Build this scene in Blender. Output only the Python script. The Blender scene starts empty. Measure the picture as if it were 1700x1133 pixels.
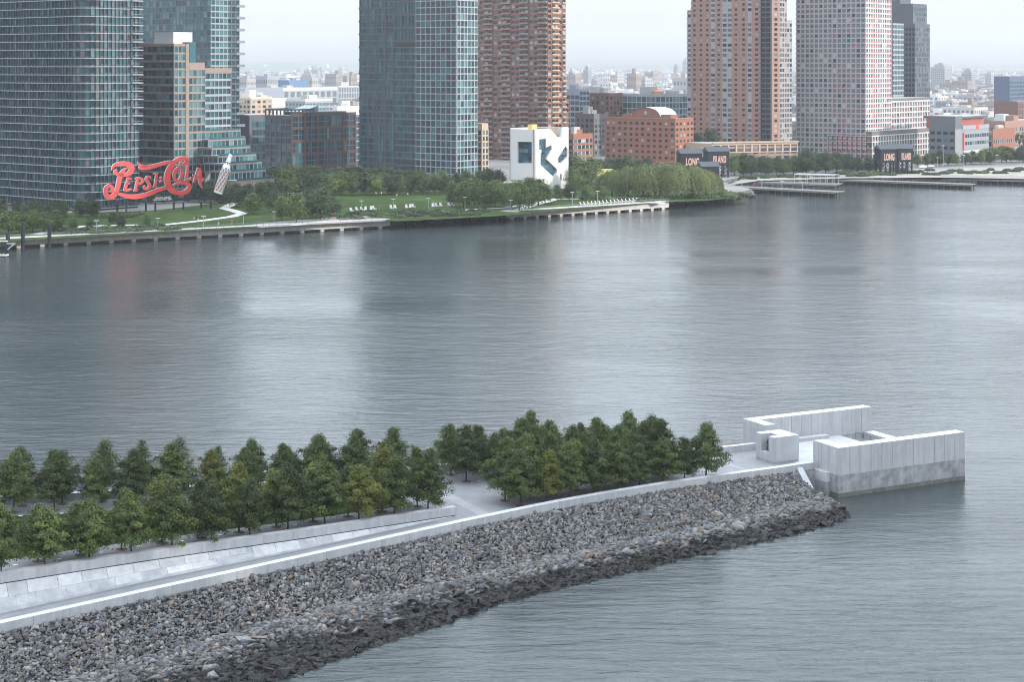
import bpy, bmesh, math, random
import numpy as np
from mathutils import Vector, Matrix
from mathutils.geometry import tessellate_polygon

random.seed(7); rng = np.random.default_rng(7)
sc = bpy.context.scene
C = sc.collection
R = math.radians

# ------------------------------------------------------------------ camera
FP, CAMH, YH = 2887.8, 57.515, 108.83          # focal in photo pixels, eye height, horizon row (1700 px wide photo)
cam_d = bpy.data.cameras.new('camera'); cam = bpy.data.objects.new('camera', cam_d); C.objects.link(cam)
cam.location = (0, 0, CAMH); cam.rotation_euler = (R(90), 0, 0)
cam_d.sensor_width = 36; cam_d.lens = FP/1700*36
cam_d.shift_y = -(566.5-YH)/1700
cam_d.clip_start = 1; cam_d.clip_end = 60000
sc.camera = cam

# ------------------------------------------------------------------ sky, sun, exposure
SUN_EL, SUN_AZ = R(16), R(25)                   # azimuth: clockwise from +X towards -Y (right and a little behind)
sun_to = Vector((math.cos(SUN_AZ)*math.cos(SUN_EL), -math.sin(SUN_AZ)*math.cos(SUN_EL), math.sin(SUN_EL)))
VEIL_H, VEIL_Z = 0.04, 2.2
w = bpy.data.worlds.new('World'); sc.world = w; w.use_nodes = True
nt = w.node_tree
sky = nt.nodes.new('ShaderNodeTexSky'); sky.sky_type = 'NISHITA'; sky.sun_disc = False
sky.sun_elevation = SUN_EL; sky.sun_rotation = math.atan2(sun_to.x, sun_to.y)
sky.air_density = 1.2; sky.dust_density = 1.0; sky.ozone_density = 1.0; sky.altitude = 50
bg = nt.nodes['Background']; bg.inputs['Strength'].default_value = 0.125
mixs = nt.nodes.new('ShaderNodeMix'); mixs.data_type = 'RGBA'; mixs.inputs[0].default_value = 0.72   # thin graded veil of high cloud over the clear sky
# the veil brightens smoothly from horizon to zenith, its curve shaped to throw more light on foreground and river
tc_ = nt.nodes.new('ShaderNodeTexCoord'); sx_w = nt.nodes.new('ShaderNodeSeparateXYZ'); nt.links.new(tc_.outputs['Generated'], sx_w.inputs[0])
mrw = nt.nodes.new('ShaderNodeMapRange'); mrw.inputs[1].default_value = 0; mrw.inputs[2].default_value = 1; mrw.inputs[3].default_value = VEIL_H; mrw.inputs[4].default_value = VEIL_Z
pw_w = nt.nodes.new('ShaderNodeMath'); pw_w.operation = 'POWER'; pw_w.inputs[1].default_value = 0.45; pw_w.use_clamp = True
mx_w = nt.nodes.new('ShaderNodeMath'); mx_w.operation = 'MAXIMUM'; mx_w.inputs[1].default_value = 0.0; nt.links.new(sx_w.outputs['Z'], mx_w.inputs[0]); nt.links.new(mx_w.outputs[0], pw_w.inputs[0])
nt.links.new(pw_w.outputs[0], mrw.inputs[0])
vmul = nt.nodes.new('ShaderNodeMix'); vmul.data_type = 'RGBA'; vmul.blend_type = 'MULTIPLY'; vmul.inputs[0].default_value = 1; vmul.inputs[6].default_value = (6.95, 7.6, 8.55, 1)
msm = nt.nodes.new('ShaderNodeMapRange'); msm.interpolation_type = 'SMOOTHSTEP'; msm.inputs[1].default_value = 0; msm.inputs[2].default_value = 0.2; msm.inputs[3].default_value = 0; msm.inputs[4].default_value = 0.48  # extra rise above the horizon, added to brighten the river's reflection
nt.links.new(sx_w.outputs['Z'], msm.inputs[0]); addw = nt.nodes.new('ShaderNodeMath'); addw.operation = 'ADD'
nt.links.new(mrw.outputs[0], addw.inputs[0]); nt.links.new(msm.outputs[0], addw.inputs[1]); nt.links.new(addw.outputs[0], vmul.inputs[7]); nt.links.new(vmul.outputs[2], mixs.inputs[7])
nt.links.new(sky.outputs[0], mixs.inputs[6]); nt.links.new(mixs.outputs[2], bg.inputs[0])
sd = bpy.data.lights.new('sun', 'SUN'); sd.energy = 2.9; sd.angle = R(0.6); sd.color = (1.0, 0.93, 0.84)
so = bpy.data.objects.new('sun', sd); C.objects.link(so)
so.rotation_euler = sun_to.to_track_quat('Z', 'Y').to_euler()
vs = sc.view_settings
vs.view_transform = 'Standard'; vs.look = 'None'; vs.gamma = 1; vs.use_curve_mapping = False
vs.exposure = 0.76
sc.render.engine = 'CYCLES'
cy = sc.cycles
cy.max_bounces = 6; cy.diffuse_bounces = 3; cy.glossy_bounces = 3; cy.transmission_bounces = 3; cy.volume_bounces = 1
cy.use_denoising = True; cy.filter_width = 1.1

HAZE_D = 9e-5
# shading towers: distance along the sun direction, offset across it, width, height, label
SHADE = [(330, 118, 66, 132, 'slab office tower on the near bank, outermost'), (350, 182, 58, 150, 'tall office tower on the near bank between two others'), (335, 242, 60, 132, 'office tower on the near bank, downstream end'),
         (450, 478, 74, 262, 'unseen very tall dark tower added to shade the left far shore, upstream one of two'), (455, 565, 74, 262, 'unseen very tall dark tower added to shade the left far shore, downstream one of two')]  # tall pair stands out of view, added to shade the left far shore
# ------------------------------------------------------------------ pixel / world helpers
def at(x, y, z=3.0):
    Y = FP*(CAMH-z)/(y-YH)
    return Vector(((x-850)/FP*Y, Y, z))
def at_depth(x, y, Y):
    return Vector(((x-850)/FP*Y, Y, CAMH-(y-YH)*Y/FP))
def px(p):
    return 850+FP*p[0]/p[1], YH+FP*(CAMH-p[2])/p[1]
TH = 0.48
P0 = Vector((43.397, 231.28, 0))
U = Vector((math.cos(TH), math.sin(TH), 0)); V = Vector((-math.sin(TH), math.cos(TH), 0))
def P(s, t, z=0): return P0+U*s+V*t+Vector((0, 0, z))
def st(p): d = Vector((p[0], p[1], 0))-P0; return d.dot(U), d.dot(V)
def lerp_tab(tab, s):
    return float(np.interp(s, [a for a, b in tab], [b for a, b in tab]))

# ------------------------------------------------------------------ materials
MATS = {}
def mat(name, col, rough=0.7, var=0.0, vscale=1.0, bump=0.0, bscale=8.0, objvar=0.0, col2=None, metallic=0.0, spec=0.5, streak=0.0, detail=6.0):
    if name in MATS: return MATS[name]
    m = bpy.data.materials.new(name); m.use_nodes = True
    n, l = m.node_tree.nodes, m.node_tree.links
    b = n['Principled BSDF']; b.inputs['Roughness'].default_value = rough; b.inputs['Metallic'].default_value = metallic
    b.inputs['Specular IOR Level'].default_value = spec
    c4 = (*col, 1)
    b.inputs['Base Color'].default_value = c4
    last = None
    geo = None
    if var or bump or streak or col2:
        geo = n.new('ShaderNodeNewGeometry')
    if var or col2:
        t = n.new('ShaderNodeTexNoise'); t.inputs['Scale'].default_value = vscale; t.inputs['Detail'].default_value = detail; t.inputs['Roughness'].default_value = 0.62
        l.new(geo.outputs['Position'], t.inputs['Vector'])
        r = n.new('ShaderNodeValToRGB')
        a = tuple(max(0, x*(1-var)) for x in col); z = tuple(min(1, x*(1+var)) for x in (col2 or col))
        r.color_ramp.elements[0].color = (*a, 1); r.color_ramp.elements[1].color = (*z, 1)
        r.color_ramp.elements[0].position = 0.32; r.color_ramp.elements[1].position = 0.68
        l.new(t.outputs['Fac'], r.inputs[0]); last = r.outputs[0]
    if streak:
        mp = n.new('ShaderNodeMapping'); mp.inputs['Scale'].default_value = (2.2, 2.2, 0.12)
        l.new(geo.outputs['Position'], mp.inputs[0])
        t2 = n.new('ShaderNodeTexNoise'); t2.inputs['Scale'].default_value = 1.0; t2.inputs['Detail'].default_value = 7
        l.new(mp.outputs[0], t2.inputs['Vector'])
        mr = n.new('ShaderNodeMapRange'); mr.inputs[1].default_value = 0.35; mr.inputs[2].default_value = 0.7
        mr.inputs[3].default_value = 1-streak; mr.inputs[4].default_value = 1+streak*0.4
        l.new(t2.outputs['Fac'], mr.inputs[0])
        mx = n.new('ShaderNodeMix'); mx.data_type = 'RGBA'; mx.blend_type = 'MULTIPLY'; mx.inputs[0].default_value = 1
        if last is None:
            mx.inputs[6].default_value = c4
        else: l.new(last, mx.inputs[6])
        l.new(mr.outputs[0], mx.inputs[7]); last = mx.outputs[2]
    if objvar:
        oi = n.new('ShaderNodeObjectInfo')
        mr = n.new('ShaderNodeMapRange'); mr.inputs[3].default_value = 1-objvar; mr.inputs[4].default_value = 1+objvar
        l.new(oi.outputs['Random'], mr.inputs[0])
        mx = n.new('ShaderNodeMix'); mx.data_type = 'RGBA'; mx.blend_type = 'MULTIPLY'; mx.inputs[0].default_value = 1
        if last is None: mx.inputs[6].default_value = c4
        else: l.new(last, mx.inputs[6])
        l.new(mr.outputs[0], mx.inputs[7]); last = mx.outputs[2]
    if last is not None: l.new(last, b.inputs['Base Color'])
    if bump:
        t = n.new('ShaderNodeTexNoise'); t.inputs['Scale'].default_value = bscale; t.inputs['Detail'].default_value = 5
        l.new(geo.outputs['Position'], t.inputs['Vector'])
        bp = n.new('ShaderNodeBump'); bp.inputs['Distance'].default_value = bump; bp.inputs['Strength'].default_value = 1.0
        l.new(t.outputs['Fac'], bp.inputs['Height']); l.new(bp.outputs[0], b.inputs['Normal'])
    MATS[name] = m
    return m

# ------------------------------------------------------------------ mesh helpers
class MB:
    def __init__(s): s.v = []; s.f = []; s.m = []
    def add(s, vs, fs, mi=0):
        o = len(s.v); s.v += [tuple(v) for v in vs]; s.f += [tuple(i+o for i in f) for f in fs]; s.m += [mi]*len(fs)
    def quad(s, a, b, c, d, mi=0): s.add([a, b, c, d], [(0, 1, 2, 3)], mi)
    def box(s, c, ex, ey, ez, mi=0):            # centre and three half-edge vectors
        c, ex, ey, ez = Vector(c), Vector(ex), Vector(ey), Vector(ez)
        vs = [c+ex*i+ey*j+ez*k for k in (-1, 1) for j in (-1, 1) for i in (-1, 1)]
        s.add(vs, [(0, 2, 3, 1), (4, 5, 7, 6), (0, 1, 5, 4), (2, 6, 7, 3), (0, 4, 6, 2), (1, 3, 7, 5)], mi)
    def abox(s, x0, x1, y0, y1, z0, z1, mi=0):
        s.box(((x0+x1)/2, (y0+y1)/2, (z0+z1)/2), ((x1-x0)/2, 0, 0), (0, (y1-y0)/2, 0), (0, 0, (z1-z0)/2), mi)
    def prism(s, poly, z0, z1, mi=0, mtop=None):   # poly CCW list of xy, z0/z1 numbers or lists
        n = len(poly)
        a = z0 if hasattr(z0, '__len__') else [z0]*n; b = z1 if hasattr(z1, '__len__') else [z1]*n
        vs = [(p[0], p[1], a[i]) for i, p in enumerate(poly)]+[(p[0], p[1], b[i]) for i, p in enumerate(poly)]
        s.add(vs, [(i, (i+1) % n, n+(i+1) % n, n+i) for i in range(n)]+[tuple(range(n-1, -1, -1))], mi)
        s.add(vs[n:], [tuple(range(n))], mi if mtop is None else mtop)
    def bar(s, a, b, r, mi=0, r2=None, n=4, up=(0, 0, 1)):   # n-sided bar from a to b
        a, b = Vector(a), Vector(b); d = (b-a)
        if d.length < 1e-6: return
        d.normalize(); x = d.cross(Vector(up))
        if x.length < 1e-3: x = d.cross(Vector((1, 0, 0)))
        x.normalize(); y = d.cross(x)
        r2 = r if r2 is None else r2
        vs = []
        for q, rr in ((a, r), (b, r2)):
            for i in range(n):
                t = 2*math.pi*(i+0.5)/n; vs.append(q+x*math.cos(t)*rr+y*math.sin(t)*rr)
        s.add(vs, [(i, n+i, n+(i+1) % n, (i+1) % n) for i in range(n)]+[tuple(range(n)), tuple(range(2*n-1, n-1, -1))], mi)
    def lathe(s, c, prof, n=10, mi=0, axis=None):
        c = Vector(c); vs = []
        for r, z in prof:
            for i in range(n):
                t = 2*math.pi*i/n; vs.append(c+Vector((r*math.cos(t), r*math.sin(t), z)))
        fs = [(k*n+i, k*n+(i+1) % n, (k+1)*n+(i+1) % n, (k+1)*n+i) for k in range(len(prof)-1) for i in range(n)]
        fs += [tuple(range(n-1, -1, -1)), tuple(range((len(prof)-1)*n, len(prof)*n))]
        s.add(vs, fs, mi)
    def mesh(s, name, mats, smooth=False):
        me = bpy.data.meshes.new(name)
        me.from_pydata([tuple(v) for v in s.v], [], s.f)
        for m in (mats if isinstance(mats, (list, tuple)) else [mats]): me.materials.append(m)
        if any(s.m): me.polygons.foreach_set('material_index', s.m)
        if smooth: me.polygons.foreach_set('use_smooth', [True]*len(s.f))
        me.update()
        return me
    def build(s, name, mats, parent=None, smooth=False, **tags):
        return link(name, s.mesh(name, mats, smooth), parent, **tags)
def link(name, data, parent=None, loc=None, rot=None, scale=None, **tags):
    o = bpy.data.objects.new(name, data); C.objects.link(o)
    if parent is not None: o.parent = parent
    if loc is not None: o.location = loc
    if rot is not None: o.rotation_euler = rot
    if scale is not None: o.scale = scale
    for k, v in tags.items():
        if v is not None: o[k] = v
    return o
def thing(name, label, cat, loc=(0, 0, 0), rz=0, group=None):
    return link(name, None, None, loc, (0, 0, rz), label=label, category=cat, group=group)
ORD = 'first second third fourth fifth sixth seventh eighth ninth tenth eleventh twelfth thirteenth fourteenth fifteenth sixteenth seventeenth eighteenth nineteenth twentieth'.split()
def ordw(i):
    if i < 20: return ORD[i]
    tens = ['twenty', 'thirty', 'forty', 'fifty'][(i+1)//10-2]
    return tens+'-'+ORD[(i+1) % 10-1] if (i+1) % 10 else tens[:-1]+'ieth'
def color_attr(me, cols, name='tone'):       # per-face colour
    a = me.color_attributes.new(name, 'FLOAT_COLOR', 'CORNER')
    tot = np.zeros(len(me.polygons), np.int32); me.polygons.foreach_get('loop_total', tot)
    c = np.repeat(np.asarray(cols, np.float32), tot, axis=0)
    a.data.foreach_set('color', np.concatenate([c, np.ones((len(c), 1), np.float32)], 1).ravel())
def fast_mesh(name, verts, faces, mats):        # verts Nx3, faces Mxk numpy (all same size)
    me = bpy.data.meshes.new(name); k = faces.shape[1]; M = len(faces)
    me.vertices.add(len(verts)); me.vertices.foreach_set('co', np.asarray(verts, np.float32).ravel())
    me.loops.add(M*k); me.loops.foreach_set('vertex_index', faces.astype(np.int32).ravel())
    me.polygons.add(M); me.polygons.foreach_set('loop_start', np.arange(0, M*k, k, dtype=np.int32))
    me.update(calc_edges=True)
    for m in (mats if isinstance(mats, (list, tuple)) else [mats]): me.materials.append(m)
    return me
def holes_poly(outer, holes):
    """triangulate a 2D outline with holes -> (points, triangles)"""
    loops = [[Vector((a, b, 0)) for a, b in L] for L in [outer]+holes]
    tris = tessellate_polygon(loops)
    pts = [p for L in loops for p in L]
    return pts, tris
# ================================================================== WATER
def water_mat():
    m = bpy.data.materials.new('river_water'); m.use_nodes = True
    n, l = m.node_tree.nodes, m.node_tree.links
    b = n['Principled BSDF']; b.inputs['Base Color'].default_value = (0.036, 0.046, 0.046, 1)
    b.inputs['Roughness'].default_value = 0.10; b.inputs['IOR'].default_value = 1.33
    geo = n.new('ShaderNodeNewGeometry')
    def noise(scale, sx, sy, rot, det, rough=0.55):
        mp = n.new('ShaderNodeMapping'); mp.inputs['Scale'].default_value = (sx, sy, 1); mp.inputs['Rotation'].default_value = (0, 0, rot)
        l.new(geo.outputs['Position'], mp.inputs[0])
        t = n.new('ShaderNodeTexNoise'); t.inputs['Scale'].default_value = scale; t.inputs['Detail'].default_value = det; t.inputs['Roughness'].default_value = rough; t.inputs['Distortion'].default_value = 0.7
        l.new(mp.outputs[0], t.inputs['Vector']); return t.outputs['Fac']
    # wind slicks: large patches where the chop is weaker
    pat = noise(0.012, 0.55, 1.5, R(20), 4)
    pr = n.new('ShaderNodeMapRange'); pr.inputs[1].default_value = 0.35; pr.inputs[2].default_value = 0.68; pr.inputs[3].default_value = 0.45; pr.inputs[4].default_value = 1.35
    l.new(pat, pr.inputs[0])
    prev = None
    for scale, sx, sy, rot, det, dist, use in ((0.16, 0.42, 1.2, R(10), 3, 0.24, True), (0.50, 0.38, 1.45, R(-6), 6, 0.18, True), (2.0, 0.52, 1.35, R(6), 5, 0.050, True)):
        bp = n.new('ShaderNodeBump'); bp.inputs['Distance'].default_value = dist
        l.new(noise(scale, sx, sy, rot, det), bp.inputs['Height'])
        l.new(pr.outputs[0], bp.inputs['Strength'])
        if prev: l.new(prev, bp.inputs['Normal'])
        prev = bp.outputs[0]
    l.new(prev, b.inputs['Normal'])
    return m
WATER = water_mat()
mb = MB(); mb.quad((-16000, -800, 0), (16000, -800, 0), (16000, 13000, 0), (-16000, 13000, 0))
mb.build('river', WATER, kind='structure', label='grey rippled river water')

# ================================================================== ISLAND
GRAN = mat('granite', (0.34, 0.35, 0.36), 0.65, var=0.07, vscale=0.9, bump=0.004, bscale=30, objvar=0.06, streak=0.13)
GRAN_TOP = mat('granite_top', (0.42, 0.42, 0.42), 0.65, var=0.06, vscale=1.2, objvar=0.03)  # lighter granite for block tops; sides use the darker granite
CONC = mat('concrete_base', (0.235, 0.242, 0.248), 0.8, var=0.38, vscale=0.7, bump=0.01, bscale=6, streak=0.16)
ALGAE = mat('algae_band', (0.10, 0.105, 0.09), 0.7, var=0.35, vscale=1.2, bump=0.02, bscale=5)
PAVE = mat('granite_setts', (0.195, 0.20, 0.21), 0.75, var=0.12, vscale=0.45, bump=0.008, bscale=12)
PAVE2 = mat('pale_paving', (0.37, 0.375, 0.38), 0.7, var=0.10, vscale=0.6, objvar=0.04)
BANKP = mat('bleached_slab', (0.38, 0.385, 0.39), 0.75, var=0.16, vscale=1.1, objvar=0.05)
SLOPE = mat('weathered_slope_stone', (0.31, 0.32, 0.33), 0.75, var=0.2, vscale=0.8, bump=0.01, bscale=8)
GRASS = mat('lawn_grass', (0.024, 0.046, 0.011), 0.95, var=0.35, vscale=0.35, bump=0.05, bscale=9, spec=0.05)
MULCH = mat('mulch', (0.10, 0.050, 0.034), 0.9, var=0.3, vscale=5, bump=0.03, bscale=20)
BRONZE = mat('dark_bronze', (0.030, 0.029, 0.027), 0.45, metallic=0.4)
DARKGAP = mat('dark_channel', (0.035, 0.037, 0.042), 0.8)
PLATE = mat('white_light_plate', (0.75, 0.76, 0.77), 0.4)

def zfloor(s): return float(np.interp(s, [-150, -45, -6, 40], [4.0, 4.0, 3.0, 3.0]))
def zplat(s): return zfloor(s)+0.045*max(0.0, -54-s)
def at_zf(x, y, fn, dz=0.0):
    z = 4.0
    for _ in range(12):
        p = at(x, y, z+dz); s, t = st(p); z = fn(s)
    return s, t
def fit_tab(pts, fn, dz, ext):
    tab = sorted(at_zf(x, y, fn, dz) for x, y in pts)
    (s0, t0), (s1, t1) = tab[0], tab[1]
    k = (t1-t0)/(s1-s0)
    return [(s0-ext, t0-k*ext)]+tab
PAR_H = 0.9
# back (inner) top edge of the river parapet on the near side
TN = fit_tab([(0, 1030.6), (250, 975.5), (500, 921), (757, 864.5), (900, 834.5), (1000, 816.5), (1100, 800), (1215, 784), (1318, 769.5)], zfloor, PAR_H, 45)
TF = fit_tab([(1205, 743), (735, 772)], zfloor, PAR_H, 70)
def tn(s): return lerp_tab(TN, s)
def tf(s): return lerp_tab(TF, s)
S0, S1 = -150.0, -0.6
ss = [S0+(S1-S0)*i/74 for i in range(75)]

# body of the island: floor sheet with a skirt down into the water
isl = link('island_deck', None, kind='structure', label='granite paved island tip with its park')
mb = MB()
for a, b in zip(ss[:-1], ss[1:]):
    mb.quad(P(a, tn(a)-0.95, zfloor(a)), P(b, tn(b)-0.95, zfloor(b)), P(b, tf(b)+0.5, zfloor(b)), P(a, tf(a)+0.5, zfloor(a)))
    mb.quad(P(a, tf(a)+0.5, zfloor(a)), P(b, tf(b)+0.5, zfloor(b)), P(b, tf(b)+1.5, -2), P(a, tf(a)+1.5, -2))
    mb.quad(P(a, tn(a)-0.95, -2), P(b, tn(b)-0.95, -2), P(b, tn(b)-0.95, zfloor(b)), P(a, tn(a)-0.95, zfloor(a)))
mb.build('paved_floor', PAVE, isl)
# pale bands across the forecourt
for (s, wd) in ((-52.5, 1.5), (-31, 0.7), (-9.5, 0.9)):
    m2 = MB(); t0, t1 = tn(s)+0.05, tf(s)-0.3
    for i in range(int((t1-t0)/1.5)):
        ta = t0+i*1.5
        m2.box(P(s, ta+0.74, zfloor(s)+0.004), U*wd/2, V*0.73, Vector((0, 0, 0.004)))
    m2.build('paving_band', mat('band_paving', (0.255, 0.26, 0.268), 0.75, var=0.10, vscale=0.6), isl)
# joint lines scored as thin slabs of pale stone along the walkway
def xy2(q): return [(p.x, p.y) for p in q]
# ---- near river parapet: blocks of coping stone
par = thing('river_parapet', 'long low pale granite parapet along the top of the rock slope', 'parapet')
GR2 = [GRAN, GRAN_TOP]
def parapet_block(s0, s1, tfun, zfun, width, h, drop, parent, name='coping_block', side=-1, gap=0.012):
    m = MB(); a, b = s0+gap, s1-gap
    q = [P(a, tfun(a)), P(b, tfun(b)), P(b, tfun(b)+side*width), P(a, tfun(a)+side*width)]
    if side < 0: q = [q[3], q[2], q[1], q[0]]
    zl = [zfun(st(p)[0]) for p in q]
    m.prism([(p.x, p.y) for p in q], [z-drop for z in zl], [z+h for z in zl], 0, 1)
    return m.build(name, GR2, parent)
L = 3.66
s = S1-2.4
while s > S0:
    parapet_block(s-L, s, tn, zfloor, 0.95, PAR_H, 1.0, par); s -= L
parapet_block(S1-2.4, S1, tn, zfloor, 0.95, PAR_H, 5.0, par, 'end_block')
mb = MB(); q_ = [P(-3.4, tn(-3.4)-0.99), P(0.02, tn(-0.6)-0.99), P(0.02, tn(-0.6)+1.5), P(-3.4, tn(-3.4)+1.5)]
mb.prism(xy2(q_), -2, 2.85); mb.build('retaining_wall', CONC, isl)
# ---- far river parapet
parf = thing('river_parapet', 'low granite parapet along the far edge of the island behind the trees', 'parapet')
s = -0.6
while s > S0:
    parapet_block(s-L, s, tf, zfloor, 0.8, PAR_H, 0.4, parf, side=1); s -= L

# ---- raised terrace (lawn + two tree alleys) behind the long wall on the left
ZW_END = at_zf(757, 857, zfloor, 0)
def wall_tab():
    tab = [ZW_END]
    for xx, yl in ((500, 895.5), (250, 931), (0, 970)):       # dark line at the wall's foot, height found on the slope
        z = 4.3
        for _ in range(30):
            p = at(xx, yl, z); s, t = st(p)
            z = zfloor(s)+0.0386*max(0, -54.5-s)
        tab.append((s, t))
    tab = sorted(tab); (a, b), (c, d) = tab[0], tab[1]
    return [(a-45, b-(d-b)/(c-a)*45)]+tab
TW = wall_tab()
SW = ZW_END[0]
def tw(s): return lerp_tab(TW, s)
def zfoot(s): return zfloor(s)+0.0386*max(0, SW-s)
def tw2(s): return tf(s)-(tw(s)-tn(s))*0.9          # far side terrace wall
wl = thing('terrace_wall', 'long smooth pale granite wall holding up the tree terrace', 'wall')
s = SW
while s > S0:
    parapet_block(s-L, s, tw, zfoot, 0.9, 1.05, -0.10, wl, 'wall_block', side=1, gap=0.008); s -= L
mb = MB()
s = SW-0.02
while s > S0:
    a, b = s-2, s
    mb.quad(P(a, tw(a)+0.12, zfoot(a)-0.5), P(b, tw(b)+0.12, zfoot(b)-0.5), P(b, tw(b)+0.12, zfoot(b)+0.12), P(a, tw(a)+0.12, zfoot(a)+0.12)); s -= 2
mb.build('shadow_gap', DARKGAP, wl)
# terrace body
mb = MB()
s = SW-0.5
while s > S0:
    a, b = s-2, s
    ka, kb = tw(a)+0.5, tw(b)+0.5
    mb.quad(P(a, ka, zplat(a)+.01), P(b, kb, zplat(b)+.01), P(b, tw2(b), zplat(b)+.01), P(a, tw2(a), zplat(a)+.01))
    mb.quad(P(a, ka, 2), P(b, kb, 2), P(b, kb, zplat(b)+.01), P(a, ka, zplat(a)+.01))
    s -= 2
mb.build('terrace_paving', PAVE, isl)
# far terrace wall (inner face in shade)
wf = thing('terrace_wall', 'low grey wall along the back of the tree terrace, seen under the far lindens', 'wall')
s = SW
while s > S0:
    parapet_block(s-L, s, tw2, zplat, 0.8, 0.85, 2.4, wf, 'wall_block', side=1, gap=0.008); s -= L
# sloping stone bank between walkway and terrace wall, laid in big slabs
bank = thing('stone_bank', 'sloping bank of weathered pale stone slabs below the terrace wall', 'bank')
def tb(s): return tw(s)-1.05*(zfoot(s)-zfloor(s))-0.05
s = SW-0.6; j = 0
while s > S0:
    ln = 2.0+random.random()*1.2
    a, b = s-ln, s
    rows = 2 if zfoot(b)-zfloor(b) > 1.0 else 1
    for r in range(rows):
        f0, f1 = r/rows, (r+1)/rows
        off = (0.7 if r else 0)
        def pt(q, f, lift=0):
            q = q-off
            return P(q, tb(q)+(tw(q)-0.03-tb(q))*f, zfloor(q)+(zfoot(q)-zfloor(q))*f+lift)
        lift = 0.02+random.random()*0.03
        m = MB(); g = 0.02; h = g/max(0.3, (zfoot(b)-zfloor(b))*1.4)
        A, B, D, E_ = pt(a+g, f0+h, lift), pt(b-g, f0+h, lift), pt(b-g, f1-h, lift), pt(a+g, f1-h, lift)
        dn = Vector((0, 0, -0.25))
        m.add([A, B, D, E_, A+dn, B+dn, D+dn, E_+dn], [(0, 1, 2, 3), (4, 5, 1, 0), (5, 6, 2, 1), (6, 7, 3, 2), (7, 4, 0, 3)])
        m.build('bank_slab', [SLOPE if random.random() < 0.5 else BANKP], bank)
    s -= ln
mb = MB(); s = SW-0.6
while s > S0:
    a, b = s-2, s
    mb.quad(P(a, tb(a)-0.1, zfloor(a)-.03), P(b, tb(b)-0.1, zfloor(b)-.03), P(b, tw(b)+.1, zfoot(b)-.02), P(a, tw(a)+.1, zfoot(a)-.02)); s -= 2
mb.build('bank_bed', mat('mortar_bed', (0.27, 0.28, 0.29), 0.85, var=0.18, vscale=0.8), bank)
# pale kerb strip at the bank's foot
mb = MB(); s = SW-3
while s > S0:
    a, b = s-2, s
    for (o0, o1) in ((-0.75, -0.35),):
        mb.quad(P(a, tb(a)+o0, zfloor(a)+.012), P(b, tb(b)+o0, zfloor(b)+.012), P(b, tb(b)+o1, zfloor(b)+.012), P(a, tb(a)+o1, zfloor(a)+.012))
    s -= 2
mb.build('drain_strip', mat('drain_strip', (0.15, 0.155, 0.165), 0.8, var=0.15, vscale=1.5), isl)

# lawn
def lawn_n(s): return tw(s)+6.9
def lawn_f(s): return tw2(s)-6.2
mb = MB(); s = -60
while s > S0:
    a, b = s-2, s
    mb.quad(P(a, lawn_n(a), zplat(a)+.03), P(b, lawn_n(b), zplat(b)+.03), P(b, lawn_f(b), zplat(b)+.03), P(a, lawn_f(a), zplat(a)+.03)); s -= 2
mb.build('lawn', GRASS, kind='structure', label='strip of green lawn between the two rows of lindens')

# ================================================================== ROOM at the tip
BK = 1.83
def block(s0, s1, t0, t1, z0, z1, name, parent, mats=GR2, g=0.0, top=1):
    m = MB(); c = [(s0+g, t0+g), (s1-g, t0+g), (s1-g, t1-g), (s0+g, t1-g)]
    m.prism([(P(a, b).x, P(a, b).y) for a, b in c], z0, z1, 0, top if len(mats) > 1 else 0)
    return m.build(name, mats, parent)
ZB = 2.93
def lwall(label, near):
    w_ = thing('granite_wall', label, 'wall')
    N = 12
    def tt(a): return a if near else 12*BK-a
    def blk(i, j):
        t0, t1 = sorted((tt(j*BK), tt(j*BK+BK)))
        block(i*BK, i*BK+BK, t0, t1, ZB, ZB+3.66, 'granite_block', w_, g=0.021)
    for i in range(N): blk(i, 0)
    for j in (1, 2): blk(0, j)
    t0, t1 = sorted((tt(0.03), tt(BK-0.03)))
    m = MB()
    for (a0, a1, b0, b1) in ((0.03, N*BK-.03, 0.03, BK-0.03), (0.03, BK-.03, BK-.03, 3*BK-.03)):
        t0, t1 = sorted((tt(b0), tt(b1)))
        c = [(P(a, b).x, P(a, b).y) for a, b in ((a0, t0), (a1, t0), (a1, t1), (a0, t1))]
        m.prism(c, 0.55, ZB+.3, 0)
        d = [(P(a, b).x, P(a, b).y) for a, b in ((a0-.04, t0-.04), (a1+.04, t0-.04), (a1+.04, t1+.04), (a0-.04, t1+.04))]
        m.prism(d, -2, 0.55, 1)
    m.build('concrete_base', [CONC, ALGAE], w_)
    return w_
lwall('near L-shaped wall of tall pale granite blocks rising straight out of the river', True)
lwall('far L-shaped wall of tall pale granite blocks behind the niche block', False)
room = link('room_floor', None, kind='structure', label='pale granite floor of the open room at the island tip')
# floor pieces, stepping to a lower landing at the far end
for i in range(9):
    for j in range(10):
        block(-0.6+1.83*i, -0.6+1.83*(i+1), BK+1.83*j, BK+1.83*(j+1), ZB-1.5, 3.0, 'floor_slab', room, [PAVE2], g=0.006)
block(-0.6, 22.2, BK, 11*BK+0.0, -2, ZB-1.2, 'floor_base', room, [CONC])
block(16.0, 21.9, BK, 20.1, 0.5, 2.1, 'lower_landing', room, [PAVE])
bench = thing('granite_bench', 'long low granite bench along the far wall inside the room', 'bench')
for i in range(6):
    block(2.2+BK*i, 2.2+BK*(i+1), 11*BK-1.3, 11*BK-0.05, 2.99, 3.48, 'seat_block', bench, g=0.01)
bench2 = thing('granite_bench', 'low granite bench block in the middle of the room floor', 'bench')
for i in range(3):
    block(7.0+1.5*i, 8.5+1.5*i, 7.2, 8.6, 2.99, 3.45, 'seat_block', bench2, g=0.01)
lw = thing('end_parapet', 'low granite parapet at the open river end of the room', 'parapet')
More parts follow.
